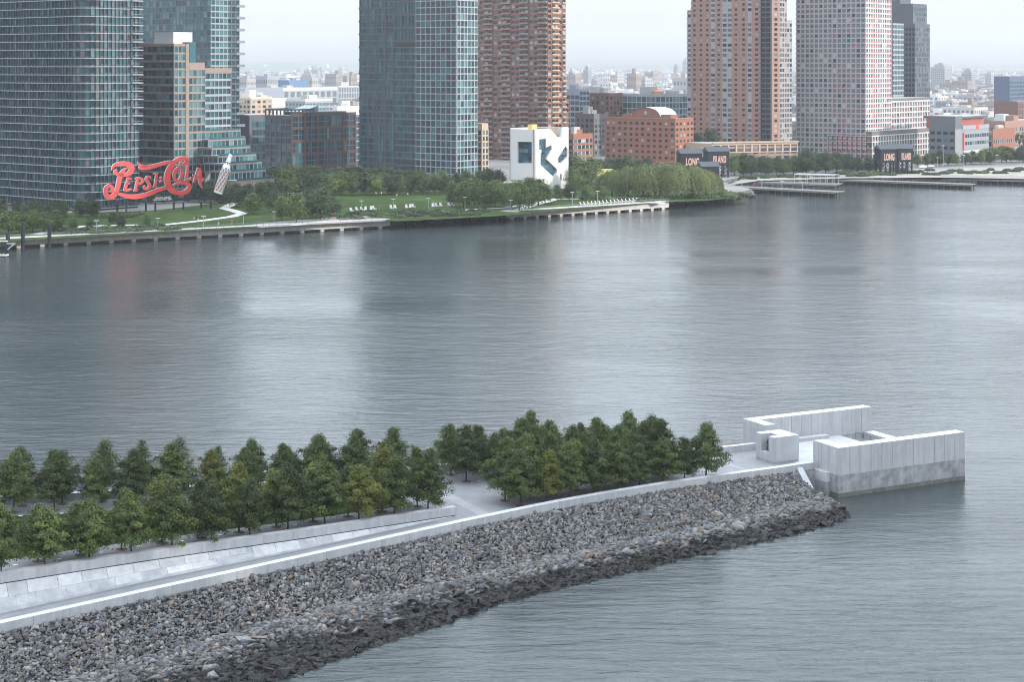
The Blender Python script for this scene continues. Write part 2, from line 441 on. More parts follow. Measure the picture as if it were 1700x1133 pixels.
for i in range(6):
    block(20.3, 22.1, 1.9+3.0*i, 4.9+3.0*i, 0.2, 3.1, 'coping_block', lw, g=0.01)
m = MB()
for i in range(8):
    m.bar(P(16.4, 5+1.7*i, 3.0), P(16.4, 5+1.7*i, 3.95), 0.025)
m.bar(P(16.4, 5, 3.95), P(16.4, 5+1.7*7, 3.95), 0.03)
rl = thing('landing_railing', 'thin dark handrail above the lower landing at the end of the room', 'railing')
m.build('rail', BRONZE, rl)

# niche block with bronze bust
nb = thing('niche_block', 'free-standing granite block with a tall niche for the bronze bust', 'monument')
SA, SB, TA, TB = -4.0, 0.2, 8.9, 13.1
NZ = 3.0+3.66
block(SA+1.6, SB, TA, TB, 3.3, NZ, 'back_block', nb, g=0.0)
block(SA, SA+1.6, TA, TA+1.25, 3.3, NZ, 'side_block', nb, g=0.004)
block(SA, SA+1.6, TB-1.25, TB, 3.3, NZ, 'side_block', nb, g=0.004)
block(SA+0.003, SA+1.6, TA+1.25, TB-1.25, 3.3, 4.35, 'niche_sill', nb, g=0.004)
block(SA+.04, SB-.04, TA+.04, TB-.04, 2.9, 3.3, 'plinth', nb, [CONC])
# bust: head on a short neck and shoulders, one continuous lathe-like surface with shaped rings
def bust_mesh():
    rings = [(0, 0.42, 0.30, 0), (0.18, 0.62, 0.34, 0), (0.38, 0.60, 0.33, 0), (0.50, 0.36, 0.27, 0), (0.58, 0.21, 0.22, .02), (0.74, 0.19, 0.21, .03),
             (0.82, 0.27, 0.34, -.04), (0.95, 0.33, 0.40, -.05), (1.10, 0.34, 0.41, -.03), (1.22, 0.35, 0.40, -.02), (1.38, 0.33, 0.40, 0), (1.50, 0.24, 0.31, .02), (1.56, 0.08, 0.12, .03)]
    n = 16; m = MB(); vs = []
    for k, (z, rx, ry, off) in enumerate(rings):
        for i in range(n):
            t = 2*math.pi*i/n; x, y = math.cos(t)*rx, math.sin(t)*ry+off
            if math.sin(t) < -0.95:                       # the face looks towards -y: nose, brow, chin
                y -= {8: 0.13, 7: 0.05, 9: 0.05, 6: 0.03}.get(k, 0)
            if abs(math.sin(t)+0.92) < 0.04 and k == 9: y += 0.05    # eye sockets
            if abs(math.sin(t)) < 0.05 and k in (8, 9): x *= 1.16       # ears
            vs.append((x, y, z))
    fs = [(k*n+i, k*n+(i+1) % n, (k+1)*n+(i+1) % n, (k+1)*n+i) for k in range(len(rings)-1) for i in range(n)]
    fs += [tuple(range(n-1, -1, -1)), tuple(range((len(rings)-1)*n, len(rings)*n))]
    m.add(vs, fs); return m.mesh('bust', BRONZE, True)
ang = math.atan2((-U).y, (-U).x)+math.pi/2
link('bronze_bust', bust_mesh(), None, P(SA+0.95, (TA+TB)/2, 4.35), (0, 0, ang), (1.15, 1.15, 1.2), label='dark bronze bust of a head standing in the granite niche', category='bust')

# diagonal concrete end cap of the rock slope
ec = MB()
A, B = P(S1-2.6, tn(S1-2.6)-1.0, 3.45), at(1351, 823, 1.0)
d = (B-A).normalized(); side = d.cross(Vector((0, 0, 1))).normalized()
ec.box((A+B)/2-Vector((0, 0, .75)), (B-A)/2, side*0.42, Vector((0, 0, .85)))
ec.build('slope_end_kerb', GR2, label='slanting granite kerb closing the end of the rock slope', category='kerb')

# ground lights and mulch rings
def ground_light(p):
    m = MB(); m.box(p+Vector((0, 0, .02)), U*0.22, V*0.13, Vector((0, 0, .02))); m.build('ground_light', PLATE, isl)
for (x_, y_) in ((34, 857.5), (102, 853.5), (26, 939), (98, 929), (168, 918.5), (232, 908), (302, 899), (365, 889.5), (490, 872)):
    s_, t_ = at_zf(x_, y_, zplat); ground_light(P(s_, t_, zplat(s_)+.01))
for (x_, y_) in ((796, 799),):
    s_, t_ = at_zf(x_, y_, zfloor); ground_light(P(s_, t_, zfloor(s_)))

# ================================================================== RIPRAP
def rock_proto(k, flat):
    r = np.random.default_rng(100+k)
    bm = bmesh.new()
    for _ in range(13):
        v = r.normal(size=3); v /= np.linalg.norm(v); v = np.sign(v)*np.abs(v)**0.75
        bm.verts.new((v[0]*0.62, v[1]*0.42, v[2]*flat))
    res = bmesh.ops.convex_hull(bm, input=bm.verts)
    bmesh.ops.delete(bm, geom=[g for g in res['geom_interior'] if isinstance(g, bmesh.types.BMVert)], context='VERTS')
    bmesh.ops.triangulate(bm, faces=bm.faces[:])
    vs = np.array([v.co[:] for v in bm.verts]); bm.verts.index_update()
    fs = np.array([[v.index for v in f.verts] for f in bm.faces]); bm.free()
    return vs, fs
PROTO = [rock_proto(k, 0.20+0.16*(k % 4)/3) for k in range(14)]
def rock_mat(name, use_attr):
    m = bpy.data.materials.new(name); m.use_nodes = True
    n, l = m.node_tree.nodes, m.node_tree.links; b = n['Principled BSDF']; b.inputs['Roughness'].default_value = 0.62; b.inputs['Specular IOR Level'].default_value = 0.25
    geo = n.new('ShaderNodeNewGeometry')
    if use_attr:
        a = n.new('ShaderNodeAttribute'); a.attribute_name = 'tone'; sep = n.new('ShaderNodeSeparateColor'); l.new(a.outputs['Color'], sep.inputs[0]); src = sep.outputs[0]
    else:
        oi = n.new('ShaderNodeObjectInfo'); src = oi.outputs['Random']
    r = n.new('ShaderNodeValToRGB'); r.color_ramp.interpolation = 'LINEAR'
    stops = [(0.0, (0.048, 0.049, 0.051)), (0.3, (0.079, 0.079, 0.081)), (0.62, (0.125, 0.125, 0.125)), (0.82, (0.189, 0.188, 0.188)), (0.875, (0.153, 0.138, 0.120)), (0.92, (0.161, 0.123, 0.089)), (0.95, (0.129, 0.083, 0.056)), (0.975, (0.257, 0.253, 0.244)), (1.0, (0.193, 0.150, 0.104))]
    e = r.color_ramp.elements; e[0].position, e[0].color = stops[0][0], (*stops[0][1], 1); e[1].position, e[1].color = stops[-1][0], (*stops[-1][1], 1)
    for p_, c_ in stops[1:-1]:
        q = e.new(p_); q.color = (*c_, 1)
    l.new(src, r.inputs[0])
    t = n.new('ShaderNodeTexNoise'); t.inputs['Scale'].default_value = 3.5; t.inputs['Detail'].default_value = 5; l.new(geo.outputs['Position'], t.inputs['Vector'])
    mr = n.new('ShaderNodeMapRange'); mr.inputs[1].default_value = .3; mr.inputs[2].default_value = .7; mr.inputs[3].default_value = 0.72; mr.inputs[4].default_value = 1.22; l.new(t.outputs['Fac'], mr.inputs[0])
    mx = n.new('ShaderNodeMix'); mx.data_type = 'RGBA'; mx.blend_type = 'MULTIPLY'; mx.inputs[0].default_value = 1
    l.new(r.outputs[0], mx.inputs[6]); l.new(mr.outputs[0], mx.inputs[7])
    # tide mark: dark weed-stained stone near the water, ragged upper edge
    sx = n.new('ShaderNodeSeparateXYZ'); l.new(geo.outputs['Position'], sx.inputs[0])
    t2 = n.new('ShaderNodeTexNoise'); t2.inputs['Scale'].default_value = 0.5; t2.inputs['Detail'].default_value = 5; l.new(geo.outputs['Position'], t2.inputs['Vector'])
    ad = n.new('ShaderNodeMath'); ad.operation = 'MULTIPLY_ADD'; ad.inputs[1].default_value = -1.1; l.new(t2.outputs['Fac'], ad.inputs[0]); l.new(sx.outputs['Z'], ad.inputs[2])
    m2 = n.new('ShaderNodeMapRange'); m2.inputs[1].default_value = 0.30; m2.inputs[2].default_value = 0.60; l.new(ad.outputs[0], m2.inputs[0])
    mw = n.new('ShaderNodeMix'); mw.data_type = 'RGBA'; l.new(m2.outputs[0], mw.inputs[0]); l.new(mx.outputs[2], mw.inputs[7])
    mwet = n.new('ShaderNodeMix'); mwet.data_type = 'RGBA'; mwet.blend_type = 'MULTIPLY'; mwet.inputs[0].default_value = 1; mwet.inputs[7].default_value = (0.13, 0.13, 0.13, 1); l.new(mx.outputs[2], mwet.inputs[6]); l.new(mwet.outputs[2], mw.inputs[6])
    l.new(mw.outputs[2], b.inputs['Base Color'])
    m3 = n.new('ShaderNodeMapRange'); m3.inputs[3].default_value = 0.6; m3.inputs[4].default_value = 0.8; l.new(m2.outputs[0], m3.inputs[0]); l.new(m3.outputs[0], b.inputs['Roughness'])
    bp = n.new('ShaderNodeBump'); bp.inputs['Distance'].default_value = 0.03; t3 = n.new('ShaderNodeTexNoise'); t3.inputs['Scale'].default_value = 9; t3.inputs['Detail'].default_value = 4
    l.new(geo.outputs['Position'], t3.inputs['Vector']); l.new(t3.outputs['Fac'], bp.inputs['Height']); l.new(bp.outputs[0], b.inputs['Normal'])
    return m
ROCK_A, ROCK_O = rock_mat('riprap_stone_mass', True), rock_mat('riprap_stone', False)
toe_px = [(-150, 1300), (150, 1215), (300, 1172), (450, 1128), (600, 1076), (700, 1043), (800, 1006), (900, 980), (1000, 957), (1100, 932), (1200, 907), (1300, 888), (1380, 866), (1403, 855)]
TT = sorted(st(at(x, y, 0)) for x, y in toe_px)
TT = [(TT[0][0]-30, TT[0][1]-(TT[1][1]-TT[0][1])/(TT[1][0]-TT[0][0])*30)]+TT
ben_px = [(-200, 1222), (0, 1165), (150, 1125), (300, 1082), (450, 1037), (600, 1002), (800, 957), (1000, 913), (1200, 871), (1330, 837)]
TBn = sorted(st(at(x, y, 1.25)) for x, y in ben_px)
def ttoe(s): return lerp_tab(TT, s)
def tben(s): return lerp_tab(TBn, s)
def rip_z(s, t):
    a, b, c = ttoe(s), tben(s), tn(min(s, S1))-0.9
    zt = zfloor(s)+0.02
    if t < a: return (t-a)*0.35
    if t < b-0.4: return 1.10*(t-a)/max(0.1, b-0.4-a)
    if t < b+0.4: return 1.10+0.14*(t-(b-0.4))/0.8
    return 1.24+(zt-1.24)*min(1.05, (t-b-0.4)/max(0.1, c-b-0.4))
rip = thing('riprap_slope', 'broad slope of broken grey riprap rocks running down to the river', 'riprap')
mb = MB()
cols = np.arange(-140, 3.0, 2.0); NR = 22
for i in range(len(cols)-1):
    for j in range(NR):
        q = []
        for (ii, jj) in ((i, j), (i+1, j), (i+1, j+1), (i, j+1)):
            s_ = cols[ii]; f_ = jj/NR; t_ = (ttoe(s_)-4)*(1-f_)+(tn(min(s_, S1))-0.85)*f_
            q.append(P(s_, t_, rip_z(s_, t_)-0.22))
        c4_ = sum(q, Vector((0, 0, 0)))/4; rel = c4_-A
        if (B-A).x*rel.y-(B-A).y*rel.x > -0.6 and st(c4_)[1] > st(B)[1]-0.4: continue
        if st(c4_)[0] > -1.5 and st(c4_)[1] > ttoe(st(c4_)[0])+5: continue
        if st(c4_)[0] > -5.5: continue
        mb.quad(*q)
mb.build('rubble_bed', mat('rubble_bed', (0.06, 0.062, 0.066), 0.9, var=0.3, vscale=1.5, bump=0.08, bscale=3), rip)
rocks = []
slope_end = (A, B)
for _ in range(46000):
    s_ = random.uniform(-128, -4.8); a, c = ttoe(s_)-1.0, tn(min(s_, S1))-1.15
    t_ = random.uniform(a, c)
    z_ = rip_z(s_, t_)
    p = P(s_, t_, z_)
    # beyond the diagonal kerb only the low foot of the slope carries rocks
    rel = (p-A); crossv = (B-A).x*rel.y-(B-A).y*rel.x
    if crossv > -1.6 and t_ > st(B)[1]-0.9: continue
    if s_ > -3.0 and t_ > ttoe(s_)+5: continue
    x_, y_ = px(p)
    if not (-40 < x_ < 1740 and y_ < 1175): continue
    b = tben(s_); d0 = t_-ttoe(s_)
    if abs(t_-b) < 0.35+0.4*random.random(): size = random.uniform(0.35, 1.0); kind = 1
    elif t_ < b: size = random.lognormvariate(-0.38, 0.38) if d0 < 3 else random.lognormvariate(-0.62, 0.36); kind = 2
    else: size = random.lognormvariate(-0.92, 0.34); kind = 0
    size = min(size, 2.0)
    rocks.append((p, size, kind, (p-Vector((0, 0, CAMH))).length))
# keep density: bigger rocks on top
random.shuffle(rocks); rocks = rocks[:36000]
def rock_mats(p, size, kind):
    tilt = {0: 0.55, 1: 0.12, 2: 0.30}[kind]
    e = Matrix.Rotation(random.uniform(0, 6.283), 3, 'Z')
    tl = Matrix.Rotation(random.gauss(0, tilt), 3, 'X') @ Matrix.Rotation(random.gauss(0, tilt), 3, 'Y')
    base = Matrix.Rotation(-0.22, 3, U)                   # lie along the slope
    sc3 = Matrix.Diagonal((size*random.uniform(.8, 1.25), size*random.uniform(.75, 1.15), size*random.uniform(.7, 1.2)))
    return base @ tl @ e @ sc3
order = sorted(range(len(rocks)), key=lambda i: -rocks[i][1]/rocks[i][3])
big = set(order[:290])
PM = []
for k, (v_, f_) in enumerate(PROTO):
    me = bpy.data.meshes.new('stone'); me.from_pydata(v_.tolist(), [], f_.tolist()); me.materials.append(ROCK_O); PM.append(me)
VV, FF, TC = [], [], []; off = 0
for i, (p, size, kind, dist) in enumerate(rocks):
    k = random.randrange(len(PROTO)); M = rock_mats(p, size, kind)
    if i in big:
        o = link('stone', PM[k], rip); o.matrix_world = Matrix.Translation(p+Vector((0, 0, .08*size))) @ M.to_4x4(); continue
    v_, f_ = PROTO[k]
    VV.append(v_ @ np.array(M).T+np.array(p+Vector((0, 0, 0.06+.05*random.random())))); FF.append(f_+off); off += len(v_)
    tone = random.random(); 
    if kind == 1: tone = 0.18+0.72*tone
    TC.append(np.tile([[tone, tone, tone]], (len(f_), 1)))
me = fast_mesh('stone_mass', np.concatenate(VV), np.concatenate(FF), ROCK_A); color_attr(me, np.concatenate(TC))
link('stone_mass', me, rip, kind='stuff')
# ================================================================== TREES
def leaf_mat(name, col, col2, trans=0.25, objvar=0.22):
    m = bpy.data.materials.new(name); m.use_nodes = True
    n, l = m.node_tree.nodes, m.node_tree.links
    b = n['Principled BSDF']; b.inputs['Roughness'].default_value = 0.55; b.inputs['Specular IOR Level'].default_value = 0.3
    a = n.new('ShaderNodeAttribute'); a.attribute_name = 'tone'; sep = n.new('ShaderNodeSeparateColor'); l.new(a.outputs['Color'], sep.inputs[0])
    mx = n.new('ShaderNodeMix'); mx.data_type = 'RGBA'; mx.inputs[6].default_value = (*col, 1); mx.inputs[7].default_value = (*col2, 1); l.new(sep.outputs[0], mx.inputs[0])
    oi = n.new('ShaderNodeObjectInfo'); mr = n.new('ShaderNodeMapRange'); mr.inputs[3].default_value = 1-objvar; mr.inputs[4].default_value = 1+objvar; l.new(oi.outputs['Random'], mr.inputs[0])
    m2 = n.new('ShaderNodeMix'); m2.data_type = 'RGBA'; m2.blend_type = 'MULTIPLY'; m2.inputs[0].default_value = 1; l.new(mx.outputs[2], m2.inputs[6]); l.new(mr.outputs[0], m2.inputs[7])
    l.new(m2.outputs[2], b.inputs['Base Color'])
    tr = n.new('ShaderNodeBsdfTranslucent'); l.new(m2.outputs[2], tr.inputs[0])
    ms = n.new('ShaderNodeMixShader'); ms.inputs[0].default_value = trans
    l.new(b.outputs[0], ms.inputs[1]); l.new(tr.outputs[0], ms.inputs[2]); l.new(ms.outputs[0], n['Material Output'].inputs[0])
    return m
LEAF_D = leaf_mat('linden_leaf', (0.024, 0.042, 0.011), (0.108, 0.142, 0.030), objvar=0.32)
LEAF_Y = leaf_mat('linden_leaf_yellow', (0.055, 0.070, 0.012), (0.165, 0.18, 0.028))
LEAF_G = leaf_mat('linden_leaf_grey', (0.10, 0.12, 0.085), (0.17, 0.19, 0.13))
LEAF_F = leaf_mat('park_leaf', (0.026, 0.046, 0.016), (0.062, 0.092, 0.030), objvar=0.3)
LEAF_F2 = leaf_mat('park_leaf_bright', (0.048, 0.078, 0.020), (0.105, 0.145, 0.036), objvar=0.25)
LEAF_W = leaf_mat('willow_leaf', (0.056, 0.072, 0.022), (0.145, 0.170, 0.052), objvar=0.12)
BARK = mat('bark', (0.040, 0.035, 0.030), 0.9, var=0.3, vscale=4)

def leaves_mesh(name, pos, nrm, size, tone, material, r, asp=0.8):
    N = len(pos)
    nrm = nrm/np.maximum(1e-6, np.linalg.norm(nrm, axis=1, keepdims=True))
    ref = r.normal(size=(N, 3)); x = np.cross(nrm, ref); x /= np.maximum(1e-6, np.linalg.norm(x, axis=1, keepdims=True)); y = np.cross(nrm, x)
    s = size[:, None]*0.5
    # leaf: a diamond-ish quad folded a little at the tip
    q = np.stack([pos-x*s, pos-y*s*asp+nrm*s*0.15, pos+x*s, pos+y*s*asp+nrm*s*0.15], 1).reshape(-1, 3)
    f = np.arange(N*4).reshape(N, 4)
    me = fast_mesh(name, q, f, material); color_attr(me, np.repeat(tone[:, None], 3, 1)); return me

def linden(k, H=7.0, W=5.2, nl=8500, sparse=1.0, cb=1.9):
    r = np.random.default_rng(500+k)
    tr = MB(); tr.bar((0, 0, -0.6), (0, 0, cb+0.6), 0.10, n=7, r2=0.085); tr.bar((0, 0, cb+.6), (0.05, 0, H*0.93), 0.085, n=6, r2=0.015)
    pos, nrm, size, tone = [], [], [], []
    nb = 74; lean = r.normal(0, .06, 2)
    for i in range(nb):
        f = (i+0.5)/nb; h0 = cb-0.15+(H*1.0-cb)*f
        # crown profile: broad low, drawn out to a point
        rad = W/2*np.interp(f, [0, .08, .20, .38, .55, .75, 1], [.60, .92, 1.0, .86, .60, .27, .03])*r.uniform(.66, 1.16)
        az = i*2.39996+r.normal(0, .35); el = np.interp(f, [0, .4, 1], [-.12, .35, 1.15])+r.normal(0, .14)
        d = np.array([math.cos(az)+lean[0]*f, math.sin(az)+lean[1]*f, math.tan(el)*0.75])
        if f < 0.93: tr.bar((0, 0, h0-0.1), tuple(np.array([0, 0, h0])+d*rad*0.9), 0.032, n=4, r2=0.008)
        bt_ = r.random()                                  # tone of the whole spray
        nclump = max(2, int(1.5+rad*1.9))
        for c in range(nclump):
            g = 0.30+0.74*(c+r.uniform(.1, .9))/nclump
            cpos = np.array([0, 0, h0])+d*rad*g+r.normal(0, .10+.07*g, 3)
            m = int(nl/(nb*4.2)*r.uniform(.45, 1.55)*sparse*(0.5+0.7*g))
            sig = 0.13+0.13*r.random()
            pp = cpos+r.normal(0, 1, (m, 3))*np.array([sig*1.25, sig*1.25, sig*.65])
            pp[:, 2] -= (np.linalg.norm(pp[:, :2]-cpos[:2], axis=1))*.35          # sprays droop at their edges
            pos.append(pp)
            out = (pp-np.array([cpos[0]*.4, cpos[1]*.4, cpos[2]-0.5])); out[:, 2] = np.abs(out[:, 2])+.25
            nrm.append(out/np.linalg.norm(out, axis=1, keepdims=True)+r.normal(0, .38, (m, 3)))
            size.append(r.uniform(.11, .235, m)); tone.append(np.clip(r.normal(.12+.5*bt_, .20, m), 0, 1))
    return tr.mesh('trunk', BARK), leaves_mesh('crown', np.concatenate(pos), np.concatenate(nrm), np.concatenate(size), np.concatenate(tone), LEAF_D, r)
LIND = [linden(k, nl=16500, H=[7.0, 6.6, 7.4, 6.9, 7.2, 6.8][k % 6], W=[5.1, 5.4, 4.9, 4.6, 5.4, 5.0][k % 6]) for k in range(6)]
LIND_SP = [linden(20, nl=8500, sparse=1, W=4.4, H=7.2), linden(21, nl=6500, W=4.6, H=7.4)]

def plant_tree(name, meshes, p, h, rz, label, cat, group, leafm=None, ws=1.0, base_h=7.0):
    k = h/base_h
    o = thing(name, label, cat, p, rz, group); o.scale = (k*ws, k*ws, k)
    link('trunk', meshes[0], o); c = link('crown', meshes[1], o)
    if leafm is not None: c.material_slots[0].link = 'OBJECT'; c.material_slots[0].material = leafm
    return o
def mulch(p, zz):
    m = MB(); n = 14; m.lathe((p.x, p.y, zz), [(0.62, 0.0), (0.60, 0.03), (0.1, 0.07)], n); m.build('tree_pit', MULCH, isl)

def on_row(xp, tfun, zfun):
    lo, hi = -150., 0.
    for _ in range(50):
        md = (lo+hi)/2
        if px(P(md, tfun(md), zfun(md)))[0] < xp: lo = md
        else: hi = md
    return (lo+hi)/2
rows = []
# forecourt, near double row
n2 = [at_zf(x, y, zfloor) for x, y in ((837.5, 831.5), (879, 826), (917.5, 819.5), (958, 814), (996, 808))]
k2 = np.polyfit([a for a, b in n2], [b for a, b in n2], 1)
tN2 = lambda s: k2[0]*s+k2[1]
tN1 = lambda s: tN2(s)-3.3
rows.append(('front forecourt row', [on_row(x, tN1, zfloor) for x in (865, 906, 946, 986, 1025, 1062, 1100, 1136, 1172)], tN1, zfloor))
rows.append(('second forecourt row', [n2[0][0]+3.6*i for i in range(8)], tN2, zfloor))
f1 = [at_zf(774, 800, zfloor)]; f2 = [at_zf(x, y, zfloor) for x, y in ((748.5, 789), (793, 785.5))]
kf = -0.12
tF1 = lambda s: f1[0][1]+kf*(s-f1[0][0])
tF2 = lambda s: f2[0][1]+kf*(s-f2[0][0])
rows.append(('third forecourt row', [f1[0][0]+3.65*i for i in range(8)], tF1, zfloor))
rows.append(('back forecourt row', [f2[0][0]+3.65*i for i in range(9)], tF2, zfloor))
# terrace rows
nA = (2, 74, 148, 218, 285, 351, 415, 477.5, 539.5, 595.5, 654, 710)
nB = [at_zf(x, y, zplat) for x, y in ((62, 932), (134, 923), (201.6, 913), (269, 903), (335, 894), (397, 885), (459, 876), (520, 867), (577, 858), (634, 850), (693, 842))]
kB = np.polyfit([a for a, b in nB], [b for a, b in nB], 1)
tB = lambda s: kB[0]*s+kB[1]
tA = lambda s: tB(s)-3.2
rows.append(('row just behind the terrace wall', [on_row(x, tA, zplat) for x in nA], tA, zplat))
sB = [tuple_[0] for tuple_ in nB]
rows.append(('second terrace row', sB, tB, zplat))
tC = lambda s: tw2(s)-4.6
tD = lambda s: tw2(s)-1.5
rows.append(('third terrace row', [sB[-1]-4.55*i for i in range(13)], tC, zplat))
rows.append(('back terrace row', [sB[-1]-4.55*i+1.6 for i in range(13)], tD, zplat))
YEL = {(5, 3), (5, 5), (5, 6), (5, 7), (5, 9), (4, 9), (6, 7), (1, 4), (1, 3), (0, 1)}
for ri, (where, slist, tfun, zfun) in enumerate(rows):
    sl = sorted(slist, reverse=True)
    for i, s_ in enumerate(sl):
        t_ = tfun(s_); p = P(s_, t_, zfun(s_))
        x_, y_ = px(p)
        if x_ < -45: continue
        sp = (ri == 7 and 5 <= i <= 8) or (ri == 2 and i == 0)
        ms = LIND_SP[i % 2] if sp else LIND[(i*5+ri*2+(i*i) % 3) % 6]
        yel = (ri, len(sl)-1-i) in YEL
        lm = LEAF_Y if yel else (LEAF_G if (ri == 7 and i == 6) else None)
        h = random.choice([random.uniform(5.4, 6.4), random.uniform(6.2, 7.4), random.uniform(6.6, 7.9)])
        desc = ('yellow-green' if yel else 'sparse' if sp else 'dense dark green')
        plant_tree('linden_tree', ms, p, h, random.uniform(0, 6.28), f'{desc} linden, {ordw(i)} from the tip in the {where}', 'tree', 'lindens in rows on the island', lm, random.uniform(.94, 1.2)).rotation_euler = (random.gauss(0, .03), random.gauss(0, .03), random.uniform(0, 6.28))
        mulch(p, zfun(s_)+.012)
# ================================================================== FAR SHORE: materials
GA = R(39)
DA = Vector((-math.cos(GA), math.sin(GA), 0)); DB = Vector((math.sin(GA), math.cos(GA), 0))   # street grid: left-away and right-away
def glass(name, col, rough=0.14): return mat(name, col, rough, objvar=0.25, spec=0.5)
G_DARK = glass('glass_dark', (0.008, 0.028, 0.042)); G_TEAL = glass('glass_teal', (0.015, 0.074, 0.088)); G_LITE = glass('glass_pale_teal', (0.060, 0.135, 0.155), 0.25)
G_GREY = glass('glass_grey', (0.085, 0.098, 0.105)); G_BLIND = glass('window_blind', (0.22, 0.235, 0.23), 0.5); G_BLACK = glass('glass_black', (0.014, 0.018, 0.022))
G_BLUE = glass('glass_blue', (0.020, 0.060, 0.105))
SLAB = mat('pale_slab', (0.215, 0.235, 0.26), 0.7, var=0.08, vscale=0.3); SLABD = mat('grey_panel', (0.050, 0.062, 0.076), 0.6, var=0.1, vscale=0.3)
CHAR = mat('charcoal_cladding', (0.034, 0.038, 0.046), 0.6, var=0.1, vscale=0.3); GRID = mat('light_grey_frame', (0.25, 0.265, 0.28), 0.6, var=0.06, vscale=0.3)
TAN = mat('tan_masonry', (0.20, 0.155, 0.13), 0.8, var=0.1, vscale=0.4); BEIGE = mat('beige_stone', (0.34, 0.27, 0.20), 0.8, var=0.1, vscale=0.4)
BRK = mat('red_brick', (0.20, 0.080, 0.055), 0.85, var=0.14, vscale=0.5); BRKO = mat('orange_brick', (0.205, 0.082, 0.050), 0.85, var=0.12, vscale=0.5)
BRKD = mat('brown_brick', (0.125, 0.060, 0.048), 0.85, var=0.14, vscale=0.5); BRKP = mat('pink_brick', (0.235, 0.135, 0.105), 0.85, var=0.1, vscale=0.5)
BRKG = mat('grey_brick', (0.115, 0.105, 0.105), 0.85, var=0.12, vscale=0.5); MAUVE = mat('mauve_panel', (0.27, 0.245, 0.25), 0.7, var=0.08, vscale=0.4)
WHT = mat('white_panel', (0.45, 0.45, 0.44), 0.6, var=0.03, vscale=0.5); REDP = mat('red_panel', (0.48, 0.045, 0.035), 0.6); SLATE = mat('slate_cladding', (0.050, 0.060, 0.075), 0.55, var=0.1, vscale=0.3)
ROOF = mat('roof_gravel', (0.30, 0.30, 0.29), 0.9, var=0.15, vscale=0.4); METAL = mat('pale_metal', (0.40, 0.41, 0.42), 0.5, var=0.05, vscale=0.5)
CONCF = mat('promenade_concrete', (0.44, 0.43, 0.41), 0.85, var=0.15, vscale=0.5, streak=0.1)
STEEL = mat('dark_blue_steel', (0.010, 0.014, 0.019), 0.7, var=0.1, vscale=1, spec=0.2); PILE = mat('wet_timber', (0.045, 0.040, 0.034), 0.9, var=0.3, vscale=2)
ASPH = mat('asphalt', (0.085, 0.085, 0.088), 0.9, var=0.15, vscale=0.4); PATHC = mat('pale_path', (0.42, 0.41, 0.39), 0.9, var=0.1, vscale=0.6)

# ------------------------------------------------------------------ land
shore_px = [(-260, 424), (0, 411.5), (320, 395), (640, 377.5), (655, 375), (700, 370), (760, 366), (838, 363.5), (975, 354.5), (1106, 346), (1112, 340), (1180, 335), (1235, 329), (1246, 325.5), (1225, 320), (1195, 311), (1250, 301), (1388, 297), (1470, 297), (1560, 296), (1630, 300), (1760, 298), (2100, 290)]
shore = [at(x, y, 0) for x, y in shore_px]
GZ = 3.0
m = MB(); poly = [(p.x, p.y) for p in shore]+[(6000, 1500), (13000, 12000), (-13000, 12000), (-6000, 1000)]
pts = [Vector((a, b, 0)) for a, b in poly]
tris = tessellate_polygon([pts])
m.add([(p.x, p.y, GZ) for p in pts], [tuple(t) for t in tris])
for i, f in enumerate(m.f):                      # all faces up
    a, b, c = [Vector(m.v[k]) for k in f]
    if (b-a).cross(c-a).z < 0: m.f[i] = f[::-1]
n = len(shore)
for i in range(n-1):
    a, b = shore[i], shore[i+1]
    m.quad((a.x, a.y, -1.5), (b.x, b.y, -1.5), (b.x, b.y, GZ), (a.x, a.y, GZ), 1)
GROUND = mat('city_ground', (0.17, 0.165, 0.155), 0.95, var=0.25, vscale=0.03)
m.build('ground', [GROUND, mat('sea_wall', (0.10, 0.10, 0.095), .9, var=.3, vscale=.6)], kind='structure', label='flat city ground of the far shore')
def sheet(name, pxs, z, material, **tags):
    q = [at(x, y, z) for x, y in pxs]; mm = MB(); tr = tessellate_polygon([q])
    mm.add(q, [tuple(t) for t in tr])
    for i, f in enumerate(mm.f):
        a, b, c = [Vector(mm.v[k]) for k in f]
        if (b-a).cross(c-a).z < 0: mm.f[i] = f[::-1]
    return mm.build(name, material, None, **tags)
def ribbon(name, pxs, width, z, material, **tags):
    q = [at(x, y, z) for x, y in pxs]; mm = MB(); L_, R_ = [], []
    for i, p in enumerate(q):
        d = (q[min(i+1, len(q)-1)]-q[max(i-1, 0)]).normalized(); nn = Vector((-d.y, d.x, 0))*width/2; L_.append(p+nn); R_.append(p-nn)
    for i in range(len(q)-1): mm.quad(R_[i], R_[i+1], L_[i+1], L_[i])
    return mm.build(name, material, None, **tags)

# ------------------------------------------------------------------ facade builder
def mframe(A, d):
    d = Vector((d.x, d.y, 0)).normalized(); y = Vector((-d.y, d.x, 0))       # y points into the building
    M = Matrix.Identity(4); M.col[0][:3] = d; M.col[1][:3] = y; M.col[2][:3] = (0, 0, 1); M.col[3][:3] = A; return M
_cache = {}
def box_mesh(name, x0, x1, y0, y1, z0, z1, m):
    k = (name, round(x0, 3), round(x1, 3), round(y0, 3), round(y1, 3), round(z0, 3), round(z1, 3), m.name)
    if k not in _cache:
        b = MB(); b.abox(x0, x1, y0, y1, z0, z1); _cache[k] = b.mesh(name, m)
    return _cache[k]
def pane_mesh(w_, h_, m):
    k = ('pane', round(w_, 3), round(h_, 3), m.name)
    if k not in _cache:
        b = MB(); b.quad((0, 0, 0), (w_, 0, 0), (w_, 0, h_), (0, 0, h_)); _cache[k] = b.mesh('window', m)
    return _cache[k]
